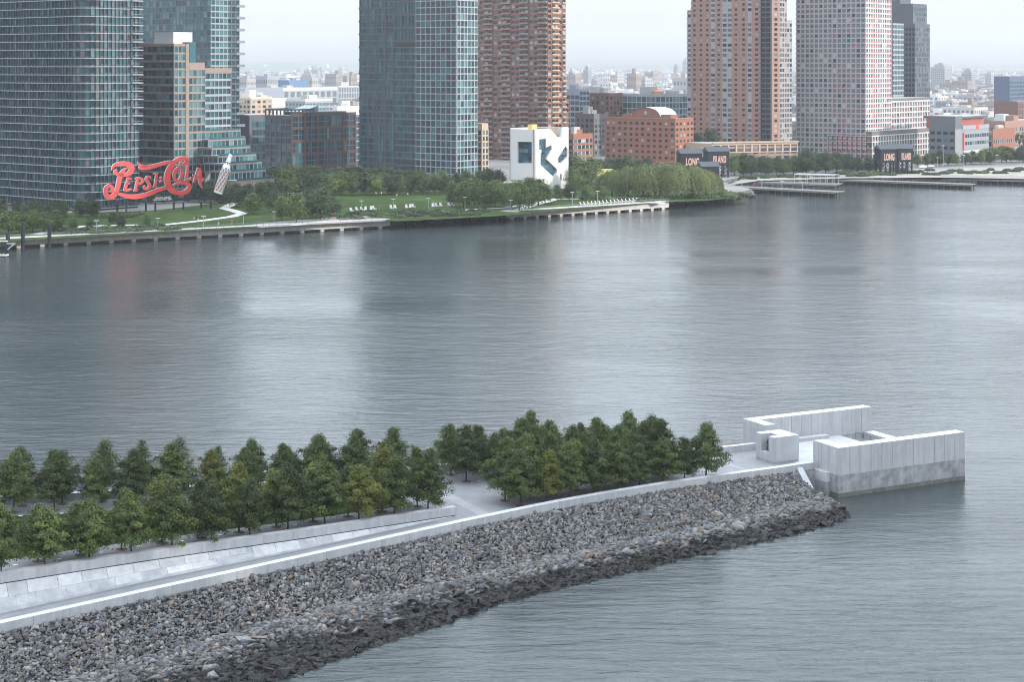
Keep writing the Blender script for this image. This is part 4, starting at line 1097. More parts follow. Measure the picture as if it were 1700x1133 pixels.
# 10 arched red brick building
Ya = 958.; Cn, La_, Ra_, q = quadpoly(1005, 1121, 1151, Ya); zt = zat(198, Ya)
b = Bld('arched_brick_building', 'orange-red brick building with a barrel-vault roof and rows of small windows', 'building', nind=260)
b.body(q, 0, zt, BRKO)
pw_ = ((G_BLACK, .5), (G_DARK, .3), (G_BLIND, .15))
b.facade(La_, Cn, zat(277, Ya)+2.2, zt-.5, 3.15, bay=4.0, pier=2.1, band=1.7, proud=.14, bm=BRKO, pm=BRKO, panes=pw_)
b.facade(Cn, Ra_, zat(277, Ya)+2.2, zt-.5, 3.15, bay=3.6, pier=1.9, band=1.7, proud=.14, bm=BRKO, pm=BRKO, panes=pw_)
mb = MB()
for (p_, q_) in ((La_, Cn), (Cn, Ra_)):
    mf = mframe(Vector((p_.x, p_.y, 0)), q_-p_); bb = MB(); l_ = (q_-p_).length
    bb.abox(-.35, l_, -.35, .4, zt, zt+.5); bb.abox(-.2, l_, -.2, .05, zt-4.6, zt-4.2); bb.abox(-.2, l_, -.2, .05, zt-24, zt-23.5); mb.add([mf @ Vector(v) for v in bb.v], bb.f)
mb.build('cornice', BRKP, b.o)
mf = mframe(Vector((La_.x, La_.y, 0)), Cn-La_); ll = (Cn-La_).length
xa, xb = ll*.36, ll*.78; mb = MB(); npt = 14; D_ = 16
arcp = [((xa+xb)/2-(xb-xa)/2*math.cos(math.pi*i/npt), zt+1.2+math.sin(math.pi*i/npt)*5.0) for i in range(npt+1)]
fr = [mf @ Vector((x, 1.2, z)) for x, z in arcp]; bk_ = [mf @ Vector((x, 1.2+D_, z)) for x, z in arcp]
f0 = [mf @ Vector((xa, 1.2, zt-.2)), mf @ Vector((xb, 1.2, zt-.2))]
mb.add(fr+f0, [tuple(list(range(npt+1))[::-1]+[npt+1, npt+2])]); mb.build('gable_wall', BRKO, b.o)
mb = MB(); up_ = Vector((0, 0, .06))
fo = [mf @ Vector((x, .6, z+.06)) for x, z in arcp]
for i in range(npt): mb.quad(fo[i]+up_, fo[i+1]+up_, bk_[i+1]+up_, bk_[i]+up_)
mb.build('vault_roof', mat('vault_metal', (.52, .50, .46), .5, var=.05), b.o)
mb = MB(); cc = mf @ Vector(((xa+xb)/2, 1.1, zt+3.2)); mb.bar(cc, cc-(mf.col[1].to_3d())*.25, 1.1, n=14); mb.build('roundel', GRID, b.o)
for (x0, x1) in ((xa-6.5, xa-.2), (xb+.2, xb+6.5)):
    bb = MB(); bb.abox(x0, x1, 1.4, 9, zt-.1, zt+2.4); mb = MB(); mb.add([mf @ Vector(v) for v in bb.v], bb.f); mb.build('roof_block', BRKO, b.o)
b.done()

# 11 pink brick tower with lower wings and beige podium
Yt = 1000.; Cn, Lt, Rt, q = quadpoly(1160, 1281, 1306, Yt)
b = Bld('brick_apartment_tower', 'broad pinkish brick apartment tower with grey window strips above the beige podium', 'tower', nind=0)
def edge_pts(cols): return [Cn+DA*along(Cn, DA, x) for x in cols]
b.body(q, 0, 113, BRKP)
zsh = zat(16, Yt+30); FHt = 2.93
Lw = Cn+DA*along(Cn, DA, 1141); b.body(xyl(Lt+DA*.02, Lt+DB*14, Lw+DB*14, Lw), 0, zsh, BRKP)
pt6 = ((G_BLACK, .5), (G_DARK, .3), (G_BLIND, .10), (G_LITE, .12)); ptg = ((G_GREY, .6), (G_DARK, .15), (G_BLIND, .2))
secs = [(1141, 1148, 'g', 1), (1148, 1180, 'b', 3), (1180, 1188, 'g', 1), (1188, 1199, 'b', 1), (1199, 1216, 'g', 2), (1216, 1241, 'b', 2), (1241, 1249, 'g', 1), (1249, 1264, 'b', 1), (1264, 1280.5, 'd', 1)]
for (x0, x1, kd, n_) in secs:
    p_, q_ = Cn+DA*along(Cn, DA, x0), Cn+DA*along(Cn, DA, x1); l_ = (q_-p_).length; top = zsh if x1 <= 1165 else 112
    if kd == 'b': b.facade(p_, q_, 6, top, FHt, bay=l_/n_, pier=l_/n_*.66, band=1.55, proud=.3, bm=BRKP, pm=BRKP, panes=pt6)
    elif kd == 'g': b.facade(p_, q_, 6, top, FHt, bay=l_/n_/1.0, pier=.8, band=1.15, proud=.22, bm=MAUVE, pm=MAUVE, panes=ptg)
    else: b.facade(p_, q_, 6, top, FHt, bay=l_/2, pier=.4, band=.7, proud=.9, bm=SLABD, pm=CHAR, panes=((G_BLACK, .7), (G_DARK, .3)))
Rm = Cn+DB*along(Cn, DB, 1294)
b.facade(Cn, Rm, 6, 112, FHt, bay=(Rm-Cn).length, pier=(Rm-Cn).length*.6, band=1.3, proud=.25, bm=BRKP, pm=BRKP, panes=pt6)
b.facade(Rm+DB*.02, Rt, 6, 112, FHt, bay=3.2, pier=.7, band=1.0, proud=.2, bm=MAUVE, pm=MAUVE, panes=ptg)
Rw = Cn+DB*along(Cn, DB, 1314.5); zsr = zat(33, Yt+20); b.body(xyl(Rt, Rw, Rw+DA*16, Rt+DA*16), 0, zsr, MAUVE)
b.facade(Rt+DB*.02, Rw, 6, zsr, FHt, bay=3.2, pier=.7, band=1.0, proud=.2, bm=MAUVE, pm=MAUVE, panes=ptg)
b.done()
Yp = 965.; b = Bld('beige_podium_building', 'low beige and pink brick row with a colonnade below the pink brick tower', 'building', nind=60)
Cp = corner(1183, Yp-10); Dp = Vector((math.cos(R(20)), math.sin(R(20)), 0)); Rp = Cp+Dp*along(Cp, Dp, 1324); ztp = zat(237, Yp)
nrm = Vector((Dp.y, -Dp.x, 0)); Lp = Cp+DA*along(Cp, DA, 1126)
b.body(xyl(Cp, Rp, Rp-nrm*16, Lp-nrm*4, Lp), 0, ztp, BEIGE)
b.facade(Cp, Rp, 3, ztp-2.2, 4.3, bay=4.6, pier=1.3, band=1.2, proud=.3, bm=BRKP, pm=BRKP, panes=((G_GREY, .5), (G_DARK, .5), (G_BLIND, .2)))
b.facade(Cp+nrm*.12, Rp+nrm*.12, ztp-5.3, ztp-.6, 4.2, bay=4.6, pier=.9, band=.5, proud=.5, bm=BEIGE, pm=BEIGE, panes=((G_DARK, .6), (G_GREY, .4)))
b.facade(Lp, Cp, 3, ztp-1, 4.2, bay=4.2, pier=1.6, band=1.5, proud=.3, bm=BEIGE, pm=BEIGE, panes=((G_DARK, .6), (G_GREY, .4)))
mb = MB(); mf = mframe(Cp, Dp); bb = MB(); bb.abox(-.3, (Rp-Cp).length+.3, -.9, .3, ztp, ztp+.7); mb.add([mf @ Vector(v) for v in bb.v], bb.f); mb.build('cornice', BEIGE, b.o); b.done()

# 12 white and mauve gridded tower with red accents
Yw = 1005.; Cn, Lw_, Rw_, q = quadpoly(1322, 1437, 1479, Yw)
b = Bld('red_accent_tower', 'mauve and white gridded tower dotted with red panels, right of the pink brick tower', 'tower', nind=0)
b.body(q, 0, 115, BRKG)
pg = ((G_GREY, .8), (G_DARK, .12), (G_TEAL, .12), (G_BLIND, .04)); FHw = 2.92
Mq = Cn+DA*along(Cn, DA, 1382)
b.facade(Lw_, Mq, 3, 114, FHw, bay=3.0, pier=.95, band=.95, proud=.3, bm=MAUVE, pm=MAUVE, panes=pg)
b.facade(Mq, Cn, 3, 114, FHw, bay=2.9, pier=.8, band=.85, proud=.3, bm=MAUVE, pm=MAUVE, panes=pg, accent=(.35, REDP, 1))
b.facade(Cn, Rw_, 3, 114, FHw, bay=2.9, pier=.75, band=.7, proud=.35, bm=WHT, pm=WHT, panes=pg, accent=(.9, REDP, 1))
R2_ = Cn+DB*along(Cn, DB, 1543); zpo = zat(163, Yw+35); b.body(xyl(Rw_, R2_, R2_+DA*18, Rw_+DA*18), 0, zpo, BRKG)
b.facade(Rw_+DB*.02, R2_, 3, zpo, FHw*1.12, bay=3.4, pier=.7, band=.7, proud=.35, bm=WHT, pm=WHT, panes=pg, accent=(.9, REDP, 0))
# projecting lower storeys
F1 = Cn-DB*0+Vector((DB.y, -DB.x, 0))*4.0; Fr = F1+DB*along(F1, DB, 1555); zlo = zat(218, Yw); Fl = F1+DA*along(F1, DA, 1375)
b.body(xyl(F1, Fr, Fr+DA*5, F1+DA*(F1-Fl).length+DB*5, Fl), 0, zlo, BRKG)
b.facade(Fl, F1, 3, zlo, FHw*1.15, bay=3.2, pier=.9, band=.5, proud=.4, bm=MAUVE, pm=CHAR, panes=pg, accent=(.8, REDP, 0))
b.facade(F1, Fr, 3, zlo, FHw*1.15, bay=3.4, pier=.8, band=.6, proud=.4, bm=WHT, pm=WHT, panes=pg, accent=(.9, REDP, 0))
b.done()
# 13 dark slate tower behind, and its pale neighbour
b = Bld('slate_tower', 'dark slate-blue tower with stepped top behind the white gridded tower', 'tower', nind=0)
Ys = 1130.; Cn, Ls_, Rs_, q = quadpoly(1470, 1519, 1543.5, Ys); b.body(q, 0, zat(39, Ys), SLATE)
sk = dict(fh=3.3, bay=2.4, pier=.9, band=1.2, proud=.12, bm=SLATE, pm=SLATE, panes=((G_DARK, .7), (G_GREY, .25)))
b.facade(Ls_, Cn, 3, zat(41, Ys), **dict(sk, panes=((G_BLACK, 1),))); b.facade(Cn, Rs_, 3, zat(41, Ys), **sk)
Cn2, L22, R22, q2 = quadpoly(1470, 1515.5, 1538.5, Ys+6); b.body(q2, 60, zat(5, Ys), SLATE); b.facade(Cn2, R22, zat(38, Ys)+.5, zat(6, Ys), **sk)
Cn3, L33, R33, q3 = quadpoly(1476, 1494, 1512, Ys+12); b.body(q3, 60, zat(-6, Ys), SLATE); b.done()
b = Bld('silver_glass_tower', 'slim silvery glass tower wedged between the gridded tower and the slate tower', 'tower', nind=0)
Cn, Ls_, Rs_, q = quadpoly(1462, 1482, 1500, 1085.); b.body(q, 0, zat(38, 1085.), SLABD); b.facade(Cn, Rs_, 3, zat(40, 1085.), 3.2, bay=2.2, pier=.4, band=1.0, proud=.15, bm=SLAB, pm=SLAB, panes=((G_TEAL, .6), (G_DARK, .4))); b.done()
# 14 grey school with red trim
b = Bld('grey_school', 'boxy grey school with a red recessed top storey and white base at the right', 'building', nind=40)
Ysc = 990.; Cn, L_, R_, q = quadpoly(1543, 1586, 1641, Ysc); zs = zat(193, Ysc)
nR = Vector((DB.y, -DB.x, 0))
SCG = mat('school_grey', (.19, .20, .215), .6, var=.05, vscale=.3); SCD = mat('school_dark', (.085, .092, .105), .6, var=.05, vscale=.3)
b.body(q, 0, zs-7.5, SCG); C7 = Cn+DB*9
b.body(xyl(Cn, C7, C7+DA*(L_-Cn).length, L_), zs-7.5, zs, SCD); b.body(xyl(C7+DA*3, R_+DA*3, R_+DA*22, C7+DA*22), zs-7.5, zs-1.6, mat('red_stucco', (.30, .085, .065), .8))
b.body(xyl(C7-nR*.2, R_-nR*.2, R_+DA*24, C7+DA*24), zs-1.6, zs-.4, SLABD)
b.facade(L_, Cn, 3, zs-8, 4.2, bay=4, pier=1.2, band=2.4, proud=.2, bm=SCD, pm=SCD, panes=((G_DARK, 1), (G_GREY, .2)))
b.facade(C7, R_, 9.5, zs-8, 4.2, bay=3.4, pier=.6, band=2.2, proud=.2, bm=SCG, pm=SCG, panes=((G_DARK, .6), (G_TEAL, .3), (G_LITE, .2)))
mf = mframe(C7, DB); l_ = (R_-C7).length
for nm, x0, x1, z0_, z1_, m_, y0_ in (('white_base', 2, l_, 3, 8.5, WHT, -.3), ('parapet_band', .3, l_+.2, zs-8, zs-5.6, SLAB, -.35), ('red_fin', .6, 1.8, 9, zs-9.5, REDP, -.7), ('red_sign', l_*.5, l_*.6, zs-7.9, zs-5.7, REDP, -.5)):
    bb = MB(); bb.abox(x0, x1, y0_, .02, z0_, z1_); mb = MB(); mb.add([mf @ Vector(v) for v in bb.v], bb.f); mb.build(nm, m_, b.o)
b.done()
# low brick buildings at the right edge
simple('low_brick_works', 'low red-brown brick works behind the grey school', 1618, 1668, 1740, 1180., 203, BRKP, fx(bm=BRKP, pm=BRKP, panes=dk, fh=4), fx(bm=BRKP, pm=BRKP, panes=dk, fh=4))
simple('tan_brick_shed', 'tan brick shed with a pale flat roof right of the grey school', 1632, 1648, 1684, 1060., 220, BEIGE, fx(bm=TAN, pm=TAN, panes=dk, fh=4), fx(bm=BRKO, pm=TAN, panes=dk, fh=9, band=7))
simple('brown_warehouse', 'brown ribbed warehouse cut by the right edge of view', 1650, 1690, 1760, 1350., 170, BRKD, None, fx(bm=BRKD, pm=BRKD, panes=((G_BLACK, 1),), pier=2.2, fh=5))
simple('navy_slab_block', 'navy blue slab block on the skyline at the right edge of view', 1650, 1676, 1760, 1500., 128, mat('navy_panel', (.055, .075, .125), .6), None, fx(bm=mat('navy_panel', (.055, .075, .125)), pm=SLATE, panes=((G_BLUE, 1),), pier=.6, fh=3.4))
simple('cream_step_building', 'cream stepped building with small windows behind the grey block', 372, 416, 452, 1120., 163, mat('cream_stucco', (.52, .47, .38), .8, var=.06), fx(bm=BEIGE, pm=BEIGE, panes=dk), fx(bm=BEIGE, pm=BEIGE, panes=dk, pier=2.0, bay=4.5), nind=0)
simple('pale_green_loft', 'pale green loft building with ribbon windows behind the brick loft building', 474, 507, 552, 1180., 166, mat('pale_green_stucco', (.42, .45, .40), .8, var=.06), fx(bm=SLAB, pm=SLAB, panes=((G_LITE, 1), (G_GREY, 1))), fx(bm=SLAB, pm=SLAB, panes=((G_LITE, 1), (G_GREY, 1)), pier=.5), nind=0)
simple('long_grey_shed', 'long pale grey industrial shed in the middle distance, left gap', 385, 470, 560, 1750., 147, mat('shed_grey', (.42, .44, .46), .7), None, fx(bm=SLAB, pm=SLAB, panes=((G_GREY, 1),), fh=7, pier=3, bay=9), nind=0)
simple('white_works', 'wide white works building with a flat roof, left gap', 395, 440, 476, 1330., 165, WHT, None, None, nind=0)
simple('blue_shed', 'bright blue corrugated shed far off in the left gap', 462, 480, 512, 2100., 134, mat('blue_metal', (.06, .12, .22), .6), None, None, nind=0)
simple('grey_depot', 'pale grey depot with tall windows beside a thin chimney, left gap', 535, 562, 600, 1900., 144, mat('depot_grey', (.40, .40, .40), .8), None, fx(bm=SLAB, pm=SLAB, panes=((G_GREY, 1),), fh=6, pier=1.5, bay=4), nind=0)
simple('white_long_shed', 'long white shed with red roof lights right behind the brick loft building', 545, 560, 604, 1250., 178, WHT, None, None, nind=0)
ch = MB(); c_ = at_depth(577, 160, 1950.); ch.lathe((c_.x, c_.y, 0), [(2.2, 0), (1.6, 34)], 12); c2 = at_depth(577, 126, 1950.)
chm = MB(); chm.lathe((c_.x, c_.y, 2), [(2.3, 0), (1.6, c2.z-2.6), (1.9, c2.z-2.5), (1.9, c2.z-2)], 12); chm.build('factory_chimney', SLAB, label='thin pale factory chimney far off in the left gap', category='chimney')
# ================================================================== PARK SURFACES
LAWN = mat('park_lawn', (0.036, 0.060, 0.016), 0.95, var=0.4, vscale=0.12, bump=0.1, bscale=4, spec=0.05)
LAWN2 = mat('rough_grass', (0.040, 0.064, 0.020), 0.95, var=0.5, vscale=0.15, bump=0.15, bscale=2, spec=0.05)
sheet('park_ground', [(-120, 411), (60, 398), (200, 390), (330, 382.5), (480, 374.5), (640, 366.5), (660, 367.5), (760, 362.5), (838, 358), (960, 347), (1100, 336), (1175, 333), (1236, 327), (1238, 323.5), (1195, 312), (1100, 306), (960, 305), (860, 316), (720, 318), (560, 318), (470, 322), (380, 335), (250, 350), (60, 355), (-120, 362)], GZ+.006, LAWN2, kind='structure', label='rough grass and planting of the riverside park')
for lab, pts_ in (('clipped lawn below the red script sign', [(165, 376), (280, 368.5), (360, 363), (398, 357.5), (385, 352), (340, 351), (250, 358), (160, 366)]),
                  ('lawn between the curved path and the promenade', [(150, 389), (300, 380), (400, 374), (448, 371), (452, 355), (418, 356), (395, 361), (340, 368), (275, 375.5), (170, 382)]),
                  ('wide open lawn with sunbathers in the middle of the park', [(545, 331), (600, 325), (680, 325), (738, 333), (742, 339), (690, 345), (600, 348), (552, 342)]),
                  ('small lawn below the white library', [(868, 347), (905, 331.5), (960, 331), (1010, 335), (985, 340), (930, 345)]),
                  ('shaded lawn under the weeping willows', [(1010, 326), (1060, 318), (1190, 316), (1215, 320), (1180, 329), (1080, 333)])):
    sheet('lawn', pts_, GZ+.02, LAWN, kind='structure', label=lab)
ribbon('footpath', [(60, 389), (100, 381), (140, 375.5), (200, 374), (275, 373), (335, 366.5), (385, 359.5), (402, 354.5), (388, 350), (372, 346), (385, 339), (398, 333)], 4.0, GZ+.035, PATHC, kind='structure', label='pale path curving behind the lawn')
ribbon('footpath', [(485, 374), (530, 368), (580, 362), (640, 356.5), (700, 353), (760, 349), (840, 345), (880, 338), (905, 331)], 3.5, GZ+.035, PATHC, kind='structure', label='pale path behind the promenade planting')
ribbon('footpath', [(850, 352), (880, 342), (925, 330), (1000, 331), (1060, 336), (1105, 337)], 4.0, GZ+.04, PATHC, kind='structure', label='pale path in front of the library lawn')
sheet('plaza', [(420, 372.5), (490, 366), (560, 360), (640, 363), (640, 367), (520, 373), (430, 378)], GZ+.028, mat('brown_plaza', (.20, .175, .165), .9, var=.12, vscale=.4), kind='structure', label='brown paved plaza beside the promenade')
sheet('street', [(-200, 352), (60, 347), (300, 338), (470, 316), (560, 313.5), (720, 313), (860, 311), (960, 300), (1100, 299), (1240, 291), (1420, 286), (1600, 276), (1760, 270), (1760, 266), (1420, 281), (1240, 286), (1100, 293), (960, 295), (720, 307), (470, 310), (300, 330), (-200, 344)], GZ+.012, ASPH, kind='structure', label='street along the foot of the towers')
sheet('waterfront_lot', [(1200, 309), (1260, 300), (1400, 296), (1560, 294.5), (1700, 297), (1800, 297), (1800, 272), (1600, 279), (1420, 289), (1250, 293)], GZ+.016, mat('lot_paving', (.24, .22, .195), .95, var=.25, vscale=.12), kind='structure', label='sandy paved waterfront ground at the right')

# ================================================================== PROMENADES
RAILM = mat('railing_metal', (.17, .175, .18), .5)
def promenade(label, pa, pb, wdt, ncap, ztop=3.06, name='promenade_deck'):
    A, B = at(*pa, 0.0), at(*pb, 0.0); d = (B-A); L_ = d.length; M = mframe(A, d)
    o = thing(name, label, 'promenade')
    def bx(nm, m_, *boxes):
        q = MB()
        for b_ in boxes: q.abox(*b_)
        mm = MB(); mm.add([M @ Vector(v) for v in q.v], q.f); return mm.build(nm, m_, o)
    nseg = max(4, int(L_/11))
    for i in range(nseg):
        bx('deck_panel', CONCF, (L_*i/nseg+.03, L_*(i+1)/nseg-.03, -1.2, wdt, ztop-.28, ztop))
        bx('edge_beam', CONCF, (L_*i/nseg+.04, L_*(i+1)/nseg-.04, -1.35, -.85, ztop-2.3, ztop+.06))
    for i in range(ncap): x = L_*(i+.5)/ncap; bx('pile_cap', CONCF, (x-.7, x+.7, -1.15, 1.0, -1.0, ztop-2.31))
    bx('shade_backing', mat('underdeck_shade', (.03, .03, .03), .9), (0, L_, 2.0, 2.3, -1.5, ztop-.3))  # near-black backing paints in the shade under the deck
    n = int(L_/2.4); q = [(L_*i/n-.05, L_*i/n+.05, -1.22, -1.10, ztop+.06, ztop+1.15) for i in range(n+1)]
    hr_ = bx('handrail', RAILM, (0, L_, -1.24, -1.08, ztop+1.12, ztop+1.2)); rp_ = bx('railing_posts', RAILM, *q); rp_.parent = hr_; rp_['kind'] = 'stuff'
    for k in range(3): bx('rail', RAILM, (0, L_, -1.18, -1.14, ztop+.3+.25*k, ztop+.34+.25*k)).parent = hr_
    return o
promenade('long pale concrete riverside promenade with railing below the red script sign', (-30, 414), (645, 378), 3.2, 19)
promenade('concrete promenade with sun loungers and railing in front of the library lawn', (838, 364.5), (1107, 347), 3.5, 14)

def pier(label, p0, p1, wd, zt=2.3, pgap=3.2):
    A, B = at(*p0, zt), at(*p1, zt); d = B-A; L_ = d.length; M = mframe(Vector((A.x, A.y, 0)), d); o = thing('timber_pier', label, 'pier')
    def put(nm, m_, q): mm = MB(); mm.add([M @ Vector(v) for v in q.v], q.f); return mm.build(nm, m_, o)
    nseg = int(L_/8)
    for i in range(nseg):
        q = MB(); q.abox(L_*i/nseg+.02, L_*(i+1)/nseg-.02, 0, wd, zt-.35, zt); put('deck_panel', mat('pier_deck', (.13, .125, .115), .9, var=.15, vscale=.5), q)
    q = MB(); q.abox(0, L_, -.12, 0.0, zt-.75, zt-.05); put('edge_beam', mat('pier_edge', (.15, .14, .12), .9, var=.2, vscale=.8), q)
    n = int(L_/pgap)
    for i in range(n+1):
        x = L_*i/n
        for y in (.3, wd*.5): q = MB(); q.bar((x, y, -1.5), (x, y, zt-.35), .28, n=6); put('pile', PILE, q)
    q = MB(); q.abox(1, L_-.5, wd*.3, wd*.35, -1, zt-.4); put('bracing', PILE, q)
    q = MB(); n = int(L_/2.5)
    for i in range(n+1):
        x = L_*i/n
        for y in (.15, wd-.15): q.bar((x, y, zt), (x, y, zt+1.1), .06)
    for y in (.15, wd-.15):
        for z in (zt+1.1, zt+.6): q.bar((0, y, z), (L_, y, z), .05)
    put('railing', RAILM, q)
    return o
pier('front timber pier jutting right from the willow lawn', (1192, 309), (1386, 319), 9)
pier('second timber pier behind it, carrying a pergola', (1215, 301.5), (1386, 307), 13)
pier('long low timber pier below the twin black gantries at the right', (1380, 298), (1612, 306.5), 8)
pier('far timber pier leaving the right edge of view', (1562, 296.5), (1790, 301.5), 9)
pg = thing('pier_pergola', 'pale open pergola standing on the second timber pier', 'pergola')
pA, pB = at(1318, 305, 2.3), at(1384, 307, 2.3); dd = pB-pA
q = MB(); nn_ = Vector((-dd.y, dd.x, 0)).normalized()*9
for i in range(7):
    for e in (0.08, 1): p = pA+dd*(i/6)+nn_*e; q.bar(p, p+Vector((0, 0, 4.2)), .14)
q.build('posts', METAL, pg)
q = MB()
for e in (0.08, 1): q.bar(pA+nn_*e+Vector((0, 0, 4.2)), pB+nn_*e+Vector((0, 0, 4.2)), .2)
for i in range(19): p = pA+dd*(i/18)+Vector((0, 0, 4.4)); q.bar(p, p+nn_, .1)
q.build('roof_slats', METAL, pg, kind='stuff')
# dolphins: tall dark piles at the left
for lab, x, yb, yt in (('tall dark mooring pile, nearest to the left edge', 13, 424, 387), ('tall dark mooring pile, middle of three', 38, 415, 370), ('tall dark mooring pile, right one of three', 82, 413, 375)):
    p = at(x, yb, 0); h = (yb-yt)*p.y/FP; q = MB(); q.lathe((p.x, p.y, -1), [(.62, 0), (.62, h+1), (.5, h+1.1)], 10); q.build('mooring_pile', STEEL, label=lab, category='pile', group='mooring piles at the landing')
ld = thing('boat_landing', 'grey steel boat landing frame at the left edge of the river', 'landing'); p = at(2, 426, 0)
for i in range(6):
    q = MB(); q.bar(p+Vector((-4+i*1.1, -i*.2, -1)), p+Vector((-4+i*1.1, -i*.2, 4.6)), .2, n=6); q.build('post', STEEL, ld)
q = MB(); q.box(p+Vector((-1.3, -.5, .5)), (3.4, -.4, 0), (.2, 1, 0), (0, 0, .2)); q.build('platform', CONCF, ld)
q = MB(); q.box(p+Vector((-1.3, -.5, 4.7)), (3.4, -.4, 0), (.1, .5, 0), (0, 0, .15)); q.bar(p+Vector((2.2, -1, 2.2)), p+Vector((4.4, -1, 4)), .15); q.bar(p+Vector((1.9, -1, 4)), p+Vector((4.6, -1, 4)), .15); q.build('walkway', METAL, ld)

# ================================================================== SCRIPT SIGN
SGA, SGB = at_depth(150+230/6.296, 240+620/6.296, 640.), None
dS_ = Vector((math.cos(R(35)), math.sin(R(35)), 0))
def sgn(x, y):                                   # zoomed photo position -> point on the sign's plane
    X_, Y_ = 150+x/6.296, 240+y/6.296
    k = (X_-850)/FP; t = (k*SGA.y-SGA.x)/(dS_.x-k*dS_.y); p = Vector((SGA.x, SGA.y, 0))+dS_*t
    return t, CAMH-(Y_-YH)*p.y/FP
nS = Vector((dS_.y, -dS_.x, 0)); SB0 = Vector((SGA.x, SGA.y, 0))
RED = mat('sign_red', (0.44, 0.020, 0.018), 0.5, var=.05, vscale=.5); WEDGE = mat('sign_white_edge', (0.62, 0.63, 0.65), 0.6)
sign = thing('script_sign', 'huge red script sign reading Pepsi-Cola on a dark steel frame', 'sign')
def cat_rom(pts, n=7):
    P_ = [np.array(p, float) for p in pts]; P_ = [2*P_[0]-P_[1]]+P_+[2*P_[-1]-P_[-2]]; out = []
    for i in range(1, len(P_)-2):
        for k in range(n):
            t = k/n; a, b_, c, d = P_[i-1:i+3]
            out.append(.5*((2*b_)+(-a+c)*t+(2*a-5*b_+4*c-d)*t*t+(-a+3*b_-3*c+d)*t**3))
    out.append(P_[-2]); return out
def stroke_mesh(strokes, mb_f, depth=.55):
    for pts_ in strokes:
        c = cat_rom(pts_); L_, R_ = [], []
        for i, p in enumerate(c):
            d = c[min(i+1, len(c)-1)][:2]-c[max(i-1, 0)][:2]; ln = np.linalg.norm(d) or 1; nn2 = np.array([-d[1], d[0]])/ln*max(1.5, p[2])/2
            L_.append(p[:2]+nn2); R_.append(p[:2]-nn2)
        def w3(q, off): t, z = sgn(q[0], q[1]); return SB0+dS_*t+nS*off+Vector((0, 0, z))
        n = len(c)
        for i in range(n-1):
            a, b_, c_, d_ = L_[i], L_[i+1], R_[i+1], R_[i]
            mb_f.quad(w3(a, depth), w3(b_, depth), w3(c_, depth), w3(d_, depth), 0)
            mb_f.quad(w3(d_, 0), w3(c_, 0), w3(b_, 0), w3(a, 0), 1)
            mb_f.quad(w3(a, 0), w3(b_, 0), w3(b_, depth), w3(a, depth), 1); mb_f.quad(w3(d_, depth), w3(c_, depth), w3(c_, 0), w3(d_, 0), 1)
        for e in (0, n-1): mb_f.quad(w3(L_[e], 0), w3(L_[e], depth), w3(R_[e], depth), w3(R_[e], 0), 1)
